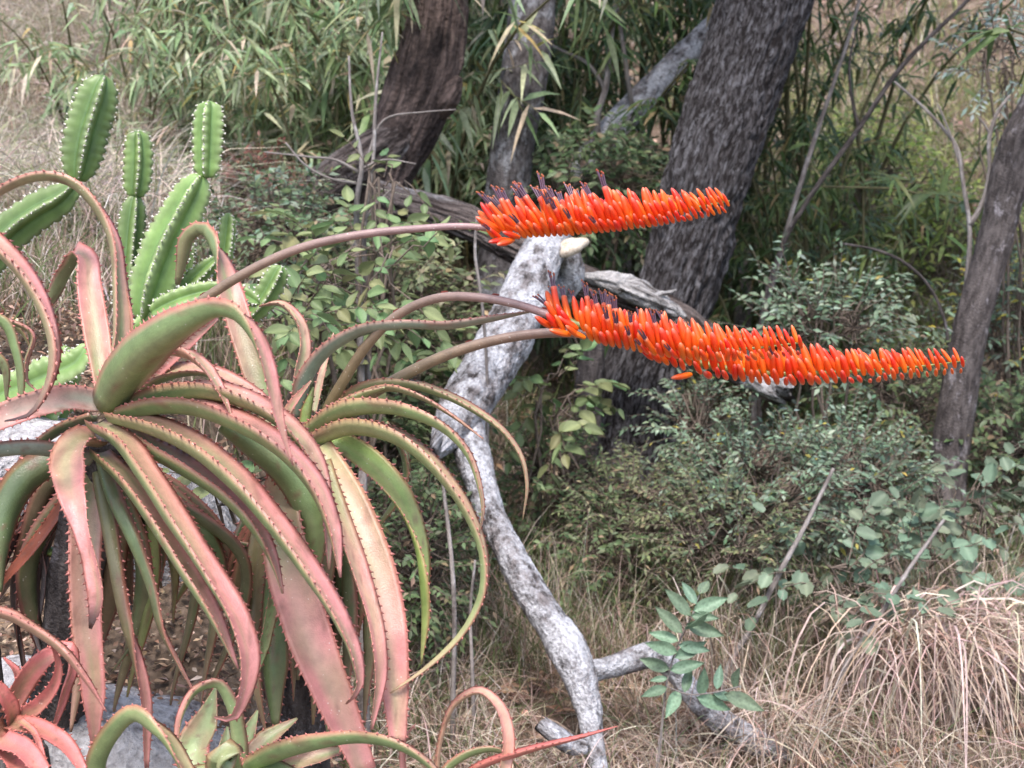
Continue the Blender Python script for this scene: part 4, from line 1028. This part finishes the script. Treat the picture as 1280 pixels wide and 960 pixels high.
TW = np.array([.16, .125, .10])
def shrub(name, label, cat, px, py, d, rx, ry, rd, ntw, nleaf, leaf, wid, cols, seed, shape='ovate', tw_len=.16, up=.5, group=None, individual=None, sag=.25, droop=.2, splay=.85, stems=6, base=None, hollow=.5, out=1.0):
    """bush filling an ellipsoid round pixel (px, py) at depth d, half-sizes rx, ry in pixels and rd in metres, rooted below it"""
    r = np.random.default_rng(seed)
    cen = P(px, py, d); s = d / FPX
    rad = np.array([rx * s, rd, ry * s])
    if base is None:
        b = np.array([cen[0], cen[1], terrain(cen[0], cen[1])])
    else: b = ground_under(*base)
    t = thing(name, label, cat, b, group)
    u = rdir(r, ntw)
    c = cen + u * (hollow + (1 - hollow) * r.random((ntw, 1))) * rad
    c[:, 2] = np.maximum(c[:, 2], terrain(c[:, 0], c[:, 1]) + .02)
    dr = nrm(u * out + Z * up + r.normal(0, .4, (ntw, 3)))
    Q, pb, dd, nn = sprays(r, c, dr, tw_len, nleaf, sag, splay, droop)
    mb = MB()
    V, F = batch_tubes(Q, np.tile(np.linspace(.0022, .0010, Q.shape[1]), (ntw, 1)), 3); mb.add(V, F, TW)
    # stems from the root, and side stems to the twigs
    k = max(1, min(stems, ntw))
    hub = cen + rdir(r, k) * rad * .45
    tt = np.linspace(0, 1, 6)[None, :, None]
    st = np.array([b[0], b[1], b[2] - .03]) + r.normal(0, .03, (k, 1, 3)) * [1, 1, 0]
    Q1 = st * (1 - tt) + hub[:, None] * tt + r.normal(0, .04, (k, 6, 3)) * np.sin(tt * np.pi)
    V, F = batch_tubes(Q1, np.tile(np.linspace(.007, .004, 6), (k, 1)), 5); mb.add(V, F, TW * 1.1)
    near = np.argmin(((c[:, None] - hub[None]) ** 2).sum(2), 1)
    tt = np.linspace(0, 1, 4)[None, :, None]
    Q2 = hub[near][:, None] * (1 - tt) + c[:, None] * tt + r.normal(0, .02, (ntw, 4, 3)) * np.sin(tt * np.pi)
    V, F = batch_tubes(Q2, np.tile(np.linspace(.0036, .0020, 4), (ntw, 1)), 3); mb.add(V, F, TW)
    mb.build('stems', M_twig, t)
    n = len(pb)
    L = leaf * r.uniform(.65, 1.25, n)
    if individual:
        leaf_objs(t, individual, pb, dd, nn, L, r)
    else:
        V, F, C = leaf_geo(pb, dd, nn, L, L * wid, jcol(cols, n, r), 'small' if leaf < .04 else shape, .12, .25)
        add('foliage', V, F, M_leaf, t, kind='stuff', col=C)
    return t

def bamboo(label, x, y, h, nc, ntw, nl, cols, seed, spread=.5, leaf=.13, arch=.5, lo=.15, group='bamboo on the slope', radius=.25, wid=.105, toward=(0, -1)):
    r = np.random.default_rng(seed)
    z = float(terrain(x, y))
    t = thing('bamboo', label, 'bamboo', (x, y, z), group)
    ang = r.uniform(0, 2 * np.pi, nc)
    dirs = np.stack([np.cos(ang), np.sin(ang), 0 * ang], -1) + np.array([toward[0], toward[1], 0]) * .6
    k = 9
    tt = np.linspace(0, 1, k)[None, :, None]
    p0 = np.array([x, y, 0]) + np.stack([r.normal(0, spread * .5, nc), r.normal(0, spread * .4, nc), np.zeros(nc)], -1)
    p0[:, 2] = terrain(p0[:, 0], p0[:, 1]) - .02
    hh = (h * r.uniform(.65, 1.15, nc))[:, None, None]
    Q = p0[:, None] + hh * (Z * (tt - .35 * arch * tt ** 3) + dirs[:, None] * arch * .55 * tt ** 2)
    V, F = batch_tubes(Q, np.tile(np.linspace(.011, .003, k), (nc, 1)) * min(1.4, h / 2 + .3), 6)
    mb = MB(); mb.add(V, F, (.13, .12, .065))
    i = r.integers(0, nc, ntw); u = lo + (1 - lo) * r.random(ntw); f = u * (k - 1); a = np.minimum(k - 2, f.astype(int)); w = (f - a)[:, None]
    c = Q[i, a] * (1 - w) + Q[i, a + 1] * w
    od = rdir(r, ntw) * [1, 1, .45] + [0, -.25, .1]
    L1 = radius * r.uniform(.3, 1.2, ntw)
    Qs, pb, dd, nn = sprays(r, c, od, L1, nl, .4, .9, .28)
    dd = nrm(dd + r.normal(0, .28, dd.shape))
    V, F = batch_tubes(Qs, np.tile(np.linspace(.0024, .0009, Qs.shape[1]), (ntw, 1)), 3); mb.add(V, F, (.22, .20, .09))
    mb.build('canes', M_twig, t)
    n = len(pb)
    L = leaf * r.uniform(.6, 1.25, n)
    V, F, C = leaf_geo(pb, dd, nn, L, L * wid * r.uniform(.8, 1.3, n), jcol(cols, n, r), 'lance', r.uniform(.1, .55, n), .3)
    add('foliage', V, F, M_bamboo, t, kind='stuff', col=C)
    return t

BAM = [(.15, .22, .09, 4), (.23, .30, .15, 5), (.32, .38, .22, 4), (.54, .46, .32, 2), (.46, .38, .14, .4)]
BAM_SHADE = [(.065, .105, .038, 5), (.09, .14, .045, 4), (.15, .19, .06, 1.5), (.30, .22, .10, .5)]  # bamboo greens darkened, canopy shade put into the leaf colour
names = ['beside the dry grass slope', 'above the upright cactus joints', 'in the middle of the slope', 'left of the brown trunk', 'behind the brown trunk']
k = 0
for row, (y, hgt) in enumerate([(6.5, .95), (7.6, 1.15), (8.9, 1.35)]):
    for i, x in enumerate([-2.15, -1.65, -1.15, -.6, -.1]):
        xx = x * (y / 6.9) + .1 * math.sin(k * 2.1); yy = y + .25 * math.cos(k * 1.7)
        if i == 0: k += 1; continue
        bamboo('low leafy bamboo clump %s, %s' % (names[i], ['at the foot of the slope', 'halfway up the slope', 'on the upper slope'][row]), xx, yy, hgt, 14, 230 if i > 1 else 150, 10, BAM, 200 + k, .6, .10, .5, .1, radius=.22, wid=.15)
        k += 1
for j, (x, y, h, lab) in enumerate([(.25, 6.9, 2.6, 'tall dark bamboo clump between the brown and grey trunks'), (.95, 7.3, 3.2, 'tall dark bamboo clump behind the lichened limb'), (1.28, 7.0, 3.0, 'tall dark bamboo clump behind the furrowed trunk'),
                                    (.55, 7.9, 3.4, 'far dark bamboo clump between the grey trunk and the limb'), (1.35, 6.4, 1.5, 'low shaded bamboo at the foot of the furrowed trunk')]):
    bamboo(lab, x, y, h, 13, 340 if h > 2 else 120, 9, BAM_SHADE, 240 + j, .45, .105, .55, .12, 'dark bamboo thicket', .3, wid=.15)
bamboo('overhanging bamboo spray in front of the dry hillside', 2.75, 6.3, 2.6, 5, 60, 8, BAM_SHADE + [(.14, .2, .06, 3)], 260, .5, .16, 1.0, .5, 'dark bamboo thicket', .4, wid=.13, toward=(-.7, -.5))
bamboo('bamboo fronds hanging left of the grey trunk', -.32, 6.15, 1.7, 7, 110, 8, BAM, 261, .35, .16, .8, .3, 'bamboo on the slope', .3, wid=.13)

# ------------------------------------------------------------------ grass and ground cover
def blades(r, x, y, h, lean, w, cols, curl=.5, k=5, dirs=None, arch=False):
    n = len(x)
    b = np.stack([x, y, terrain(x, y) - .01], -1)
    a = r.uniform(0, 2 * np.pi, n)
    d = np.stack([np.cos(a), np.sin(a), 0 * a], -1) if dirs is None else nrm(dirs)
    lean = np.broadcast_to(lean, (n,)) * r.uniform(.4, 1.5, n) * (.75 if arch else 1)
    h = np.broadcast_to(h, (n,)) * r.uniform(.5, 1.3, n) * (1.25 if arch else 1)
    t = np.linspace(0, 1, k)[None, :, None]
    L = h[:, None, None]
    rise = (1.9 * t - 1.75 * t ** 2.1) if arch else 0
    c = b[:, None] + L * (Z * (rise + (0 if arch else 1) * (t - curl * lean[:, None, None] * t ** 2.4)) + d[:, None] * lean[:, None, None] * t ** 1.6) + r.normal(0, .03, (n, 1, 3)) * L * np.sin(t * 3)
    s = nrm(np.cross(d, Z) + r.normal(0, .4, (n, 3)))[:, None]
    ww = (np.broadcast_to(w, (n,)) * r.uniform(.6, 1.3, n))[:, None, None] * (1 - t ** 1.5 * .93) * .5
    V = np.stack([c - s * ww, c + s * ww], 2).reshape(-1, 3)
    f = grid_faces(k, 2, wrap=False)
    F = (f[None] + (np.arange(n) * 2 * k)[:, None, None]).reshape(-1, 4)
    return V, F, np.repeat(jcol(cols, n, r), 2 * k, 0)
DRY = [(.50, .40, .32, 5), (.40, .30, .235, 4), (.28, .19, .145, 2.5), (.62, .53, .44, 3)]
DRYG = DRY + [(.13, .17, .06, 7), (.09, .12, .04, 5)]
YG = [(.21, .26, .08, 4), (.31, .33, .12, 4), (.42, .38, .20, 2), (.12, .17, .06, 4)]

def scatter_grass(label, n0, xr, yr, h, lean, w, cols, seed, keep=None, curl=.5, clump=0):
    r = np.random.default_rng(seed); n = int(n0 * .8)
    if clump:
        k = max(1, n // clump)
        cx = r.uniform(*xr, k); cy = r.uniform(*yr, k); i = r.integers(0, k, n)
        x = cx[i] + r.normal(0, .05, n); y = cy[i] + r.normal(0, .05, n)
    else:
        x = r.uniform(*xr, n); y = r.uniform(*yr, n)
    if keep is not None:
        m = keep(x, y); x, y = x[m], y[m]
    V, F, C = blades(r, x, y, h, lean, w, cols, curl)
    o = add('grass', V, F, M_grass, col=C)
    tag(o, label, 'grass', kind='stuff')
right_of = lambda x, y: x > np.interp(y, [2.2, 3.0, 4], [.0, -.25, -.6])
scatter_grass('tangled dry straw grass on the gully floor round the fallen trunk', 9000, (-.5, 1.9), (2.7, 3.9), .2, .9, .0035, DRY + [(.13, .17, .07, 3), (.2, .14, .1, 3)], 301, right_of, .55, 40)
scatter_grass('tall thin dry grass in front of the middle shrubs', 4500, (-.1, 1.5), (3.5, 4.3), .36, .6, .0032, DRYG, 308, None, .5, 40)
scatter_grass('dry grass stalks mixed with green among the middle shrubs', 9000, (-.8, 2.2), (3.8, 5.6), .3, .6, .004, DRYG, 302, None, .5, 30)
scatter_grass('pale dry grass covering the slope left of the bamboo', 24000, (-4.2, -1.0), (4.2, 10), .45, 1.1, .006, [(.54, .46, .38, 5), (.44, .37, .30, 4), (.62, .56, .48, 3), (.22, .25, .12, 3)], 303, lambda x, y: x < -.215 * y + .2 * np.sin(y * 3), .5, 25)
scatter_grass('yellow-green sunlit grass on the far right slope', 12000, (1.4, 4.6), (7.2, 11), .34, .8, .008, YG + YG + DRY + [(.10, .14, .05, 3)], 304, None, .5, 20)
scatter_grass('dry grass on the high hillside', 9000, (-5, 6), (9.5, 14.5), .4, .7, .010, DRY + YG, 305, None, .5, 25)
scatter_grass('short mixed grass on the bank behind the aloes', 4000, (-1.7, -.1), (2.7, 4.4), .22, .7, .004, DRYG, 306, None, .5, 25)
scatter_grass('shaded grass on the floor of the thicket', 6000, (-.6, 3.2), (5.4, 7.4), .28, .7, .006, [(.10, .13, .045, 5), (.22, .17, .09, 4), (.07, .1, .03, 3)], 307, None, .5, 25)

# fallen leaves
def litter(label, n, xr, yr, size, cols, seed):
    r = np.random.default_rng(seed)
    x = r.uniform(*xr, n); y = r.uniform(*yr, n)
    p = np.stack([x, y, terrain(x, y) + r.uniform(.008, .03, n)], -1)
    D = rdir(r, n) * [1, 1, .25]
    V, F, C = leaf_geo(p, D, Z + r.normal(0, .35, (n, 3)), size * r.uniform(.6, 1.4, n), size * .45, jcol(cols, n, r, .3), 'small', r.uniform(-.3, .3, n), .4)
    o = add('fallen_leaves', V, F, M_litter, col=C)
    tag(o, label, 'leaf litter', kind='stuff')
LIT = [(.26, .16, .10, 4), (.38, .27, .19, 3), (.15, .09, .06, 3), (.46, .36, .28, 1)]
litter('brown fallen leaves among the rocks on the bank', 15000, (-1.2, .0), (1.9, 3.1), .017, LIT, 310)
litter('brown fallen leaves over the gully floor', 5000, (-.8, 3), (2.8, 7), .05, LIT, 311)
litter('pinkish fallen leaves over the hillside', 6500, (-5, 6), (7, 14), .08, [(.36, .25, .19, 4), (.45, .34, .28, 3), (.2, .13, .09, 2)], 312)

# arching straw tussock
def tussock(label, px, py, d, n, h, seed, lean, toward, cols=DRY, w=.0045):
    r = np.random.default_rng(seed)
    b = ground_under(px, py, d)
    x = b[0] + r.normal(0, .09, n); y = b[1] + r.normal(0, .08, n)
    a = rdir(r, n) * [1, 1, 0] + np.array([toward, -.35, 0])
    V, F, C = blades(r, x, y, h, lean, w, cols, .82, 8, a, h > .3)
    o = add('grass_tussock', V, F, M_grass, base=b, col=C)
    tag(o, label, 'grass', 'straw tussocks')
tussock('big arching tussock of pale straw under the slanting dry stick', 1135, 870, 3.7, 420, .36, 321, 1.15, .55, [(.62, .50, .42, 5), (.50, .38, .31, 3), (.36, .26, .20, 2)], .0075)
tussock('straw tussock drooping at the right below the broad-leaved shrub', 1225, 850, 3.75, 280, .36, 322, 1.1, .35, [(.62, .50, .42, 5), (.50, .38, .31, 3), (.36, .26, .20, 2)], .0075)
tussock('flattened straw tussock beside the foot of the bank', 530, 880, 3.0, 320, .24, 323, 1.2, .2)
tussock('loose straw tussock between the sapling and the big tussock', 980, 900, 3.5, 300, .26, 324, 1.0, .1)
tussock('feathery straw tussock behind the pinnate sapling', 870, 770, 3.7, 120, .31, 325, .7, .1)
tussock('straw tussock right of the forked fallen trunk', 790, 920, 3.3, 300, .2, 326, 1.2, .1)
tussock('pale tuft of seed grass above the round-leaved shrub', 1035, 800, 3.8, 60, .36, 327, .8, 0)
tussock('straw tussock at the foot of the fallen trunk', 650, 930, 3.15, 320, .2, 328, 1.2, -.1)

# ------------------------------------------------------------------ shrubs
LG = [unit_leaf('soft_leaf', 'ovate', leaf_material('soft_green_leaf', .5, .3, .25, 40, .45), .58, c) for c in ((.19, .26, .115), (.155, .225, .10), (.26, .30, .14))]
BL = [unit_leaf('broad_leaf', 'round', leaf_material('blue_green_leaf', .5, .25, .2, 30, .4), .8, c, .11) for c in ((.13, .19, .125), (.16, .225, .15), (.20, .25, .165))]
shrub('leafy_shrub', 'light green soft-leaved shrub below the upper flower stalk', 'shrub', 440, 330, 3.7, 110, 60, .3, 30, 6, .062, .5, None, 401, individual=LG, group='soft-leaved shrubs', base=(420, 430, 3.7), up=.3)
shrub('leafy_shrub', 'soft-leaved shrub between the two aloes and the fallen trunk', 'shrub', 500, 455, 4.3, 65, 55, .2, 24, 6, .06, .5, None, 402, individual=LG, group='soft-leaved shrubs', up=.3)
shrub('leafy_shrub', 'low soft-leaved shrub right under the fallen trunk', 'shrub', 690, 500, 4.45, 45, 60, .15, 16, 6, .062, .5, None, 403, individual=LG, group='soft-leaved shrubs', up=.3)
shrub('leafy_shrub', 'soft-leaved shrub behind the lowest cactus joint', 'shrub', 375, 390, 3.4, 60, 50, .2, 18, 6, .052, .5, None, 404, individual=LG, group='soft-leaved shrubs', up=.3)
shrub('leafy_shrub', 'yellowing sprig in front of the charred trunk base', 'shrub', 475, 225, 3.95, 45, 35, .1, 6, 5, .05, .5, None, 405, individual=LG, group='soft-leaved shrubs', base=(455, 350, 3.95), up=.2)
shrub('leafy_shrub', 'small soft-leaved shrub growing through the second aloe', 'shrub', 300, 625, 2.5, 60, 40, .1, 8, 5, .045, .5, None, 406, individual=LG, group='soft-leaved shrubs')

FINE = [(.15, .215, .135, 5), (.21, .28, .19, 4), (.11, .16, .095, 3), (.29, .36, .26, 1.8), (.40, .34, .08, .25)]
DK = [(.09, .135, .06, 5), (.13, .18, .085, 4), (.17, .22, .11, 2), (.30, .23, .14, 1)]
OLG = [(.16, .19, .09, 5), (.21, .23, .12, 4), (.11, .14, .065, 3), (.32, .27, .16, 1)]
shrub('fine_leaved_shrub', 'blue-green small-leaved shrub under the long flower spike', 'shrub', 950, 610, 4.4, 110, 60, .4, 300, 14, .025, .42, FINE, 411, tw_len=.17, group='small-leaved shrubs')
shrub('fine_leaved_shrub', 'blue-green small-leaved shrub right of the bleached log end', 'shrub', 1055, 615, 4.5, 90, 80, .35, 250, 14, .025, .42, FINE, 412, tw_len=.17, group='small-leaved shrubs')
shrub('fine_leaved_shrub', 'small-leaved shrub climbing the foot of the furrowed trunk', 'shrub', 872, 530, 4.6, 35, 60, .2, 90, 13, .024, .45, FINE, 413, tw_len=.15, group='small-leaved shrubs')
shrub('fine_leaved_shrub', 'tall blue-green shrub sprays above the flower spikes', 'shrub', 1035, 410, 4.8, 75, 50, .25, 90, 11, .034, .42, FINE, 414, tw_len=.22, group='small-leaved shrubs', up=.9)
shrub('fine_leaved_shrub', 'olive small-leaved shrub above the pinnate sapling', 'shrub', 900, 670, 4.1, 80, 40, .25, 150, 14, .021, .38, OLG, 415, tw_len=.17, group='small-leaved shrubs')
shrub('fine_leaved_shrub', 'olive feathery shrub at the foot of the furrowed trunk', 'shrub', 790, 640, 4.4, 70, 35, .25, 140, 14, .022, .36, OLG, 416, tw_len=.17, group='small-leaved shrubs')
shrub('fine_leaved_shrub', 'dark low shrub in the hollow right of the fallen trunk', 'shrub', 755, 690, 4.3, 60, 40, .2, 120, 12, .026, .45, DK, 417, tw_len=.16, group='small-leaved shrubs')
shrub('fine_leaved_shrub', 'dark green shrub below the dead stump', 'shrub', 690, 600, 4.6, 55, 50, .2, 130, 10, .03, .45, DK, 418, tw_len=.16, group='small-leaved shrubs')
shrub('fine_leaved_shrub', 'dark scrub between the long curling aloe leaf and the fallen trunk', 'shrub', 525, 700, 3.8, 45, 90, .2, 200, 10, .026, .45, DK, 419, tw_len=.15, group='small-leaved shrubs')
shrub('fine_leaved_shrub', 'green undergrowth below the weathered log', 'shrub', 470, 400, 4.6, 120, 80, .25, 320, 10, .036, .48, OLG, 420, tw_len=.17, group='small-leaved shrubs')
shrub('fine_leaved_shrub', 'undergrowth between the cactus cluster and the charred trunk', 'shrub', 350, 290, 4.6, 80, 50, .3, 200, 10, .034, .45, DK + FINE[:2], 421, tw_len=.16, group='small-leaved shrubs')
shrub('fine_leaved_shrub', 'rusty brown dry bush left of the charred trunk', 'shrub', 320, 232, 5.3, 50, 25, .2, 130, 10, .03, .4, [(.22, .09, .065, 4), (.15, .07, .05, 3), (.1, .11, .05, 1)], 422, tw_len=.14, group='small-leaved shrubs')
shrub('fine_leaved_shrub', 'shaded shrub behind the grey trunk foot', 'shrub', 740, 240, 5.9, 90, 60, .35, 240, 10, .045, .45, DK, 423, tw_len=.2, group='small-leaved shrubs')
shrub('fine_leaved_shrub', 'shaded shrub behind the dead sapling', 'shrub', 1120, 500, 5.3, 60, 60, .3, 120, 10, .035, .45, DK + OLG[:1], 424, tw_len=.17, group='small-leaved shrubs')
shrub('fine_leaved_shrub', 'yellow-green shrub right of the slender leaning trunk', 'shrub', 1265, 420, 5.6, 50, 90, .3, 200, 11, .035, .45, FINE + [(.45, .38, .06, 2)], 425, tw_len=.18, group='small-leaved shrubs')
shrub('fine_leaved_shrub', 'dark shrub right of the foot of the slender trunk', 'shrub', 1260, 560, 5.1, 50, 60, .3, 160, 10, .04, .45, DK, 426, tw_len=.18, group='small-leaved shrubs')
shrub('fine_leaved_shrub', 'dark scrub at the foot of the second aloe', 'shrub', 505, 560, 4.3, 70, 60, .2, 200, 10, .034, .48, DK + OLG[:2], 427, tw_len=.15, group='small-leaved shrubs')
shrub('fine_leaved_shrub', 'silver-leaved sprays hanging against the dry hillside', 'shrub', 1245, 80, 5.4, 45, 45, .15, 40, 12, .034, .35, [(.34, .42, .38, 4), (.26, .34, .29, 3)], 428, tw_len=.2, group='small-leaved shrubs', base=(1290, 640, 5.4))
shrub('fine_leaved_shrub', 'yellow-green sunlit bush on the far right slope', 'shrub', 1095, 250, 8.2, 70, 80, .5, 300, 10, .05, .4, [(.30, .38, .08, 4), (.40, .44, .13, 4), (.18, .26, .07, 3)], 429, tw_len=.3, group='small-leaved shrubs')  # leaf colours brightened to stand in for sunlight
shrub('fine_leaved_shrub', 'yellow-green sunlit bush beyond the dead sapling', 'shrub', 1180, 310, 7.8, 60, 70, .5, 240, 10, .05, .4, [(.30, .38, .08, 4), (.40, .44, .13, 4), (.18, .26, .07, 3)], 430, tw_len=.3, group='small-leaved shrubs')  # same raised greens, sunlight carried by the leaf colour
shrub('broad_leaved_shrub', 'grey-green broad-leaved shrub at the foot of the slender trunk', 'shrub', 1195, 630, 4.3, 70, 45, .15, 24, 5, .054, .8, None, 431, individual=BL, group='broad-leaved shrubs', up=.4, tw_len=.2)
shrub('broad_leaved_shrub', 'grey-green broad-leaved shrub above the straw tussock', 'shrub', 1045, 725, 3.8, 60, 32, .12, 20, 5, .048, .8, None, 432, individual=BL, group='broad-leaved shrubs', up=.4, tw_len=.18)
shrub('broad_leaved_shrub', 'broad-leaved shrub beside the right tussock', 'shrub', 1140, 700, 4.0, 55, 30, .12, 12, 5, .048, .8, None, 433, individual=BL, group='broad-leaved shrubs', up=.4, tw_len=.18)

# pinnate sapling in front
def pinnate(label, rachis, d, leaf, n, seed):
    r = np.random.default_rng(seed)
    b = ground_under(rachis[0][0], rachis[0][1], d)
    t = thing('pinnate_sapling', label, 'sapling', b)
    q = PP(np.column_stack([resample(rachis, 40), np.full(40, d)]))
    q = np.concatenate([(b - [0, 0, .03])[None], q]) if q[0][2] > b[2] else q
    V, F, tc, N = tube(q, np.linspace(.004, .0015, len(q)), 6)
    add('stem', V, F, M_stick, t, tc=tc)
    return t, b
PL = [unit_leaf('leaflet', 'ovate', leaf_material('sapling_leaf', .45, .25, .3, 14, .35), .38, c) for c in ((.16, .25, .16), (.19, .28, .18), (.14, .22, .14))]
t, b = pinnate('bluish green pinnate sapling in front of the lichened branch', [(822, 960), (828, 900), (835, 845), (850, 800), (868, 762), (876, 738)], 3.25, .06, 20, 5)
r1 = np.random.default_rng(9)
pairs = [(848, 802, 818, 792), (848, 806, 880, 812), (838, 836, 806, 826), (838, 838, 872, 830), (833, 860, 808, 868), (852, 792, 826, 764), (858, 780, 896, 792), (862, 770, 838, 742), (866, 764, 902, 750), (870, 756, 856, 732),
         (874, 744, 884, 728), (845, 815, 815, 806), (843, 822, 876, 806), (856, 784, 880, 772), (864, 770, 892, 772), (834, 848, 816, 850), (856, 866, 862, 838), (876, 868, 880, 842), (896, 862, 900, 836), (918, 858, 922, 840), (870, 872, 906, 884), (905, 868, 946, 884), (890, 870, 920, 874), (848, 864, 836, 890)]
V, F, tc, N = tube(PP(np.column_stack([resample([(833, 858), (860, 868), (890, 866), (925, 858)], 14), np.full(14, 3.22)])), np.full(14, .0018), 6)
add('leaf_stalk', V, F, M_stick, t, tc=tc)
pb = np.array([P(a, b_, 3.24) for a, b_, _, _ in pairs]); pe = np.array([P(c, e, 3.24 - .02 * r1.normal()) for _, _, c, e in pairs])
leaf_objs(t, PL, pb, pe - pb, np.array([0, -.8, .6]) + r1.normal(0, .25, (len(pb), 3)), np.linalg.norm(pe - pb, axis=1) * 1.25, r1)
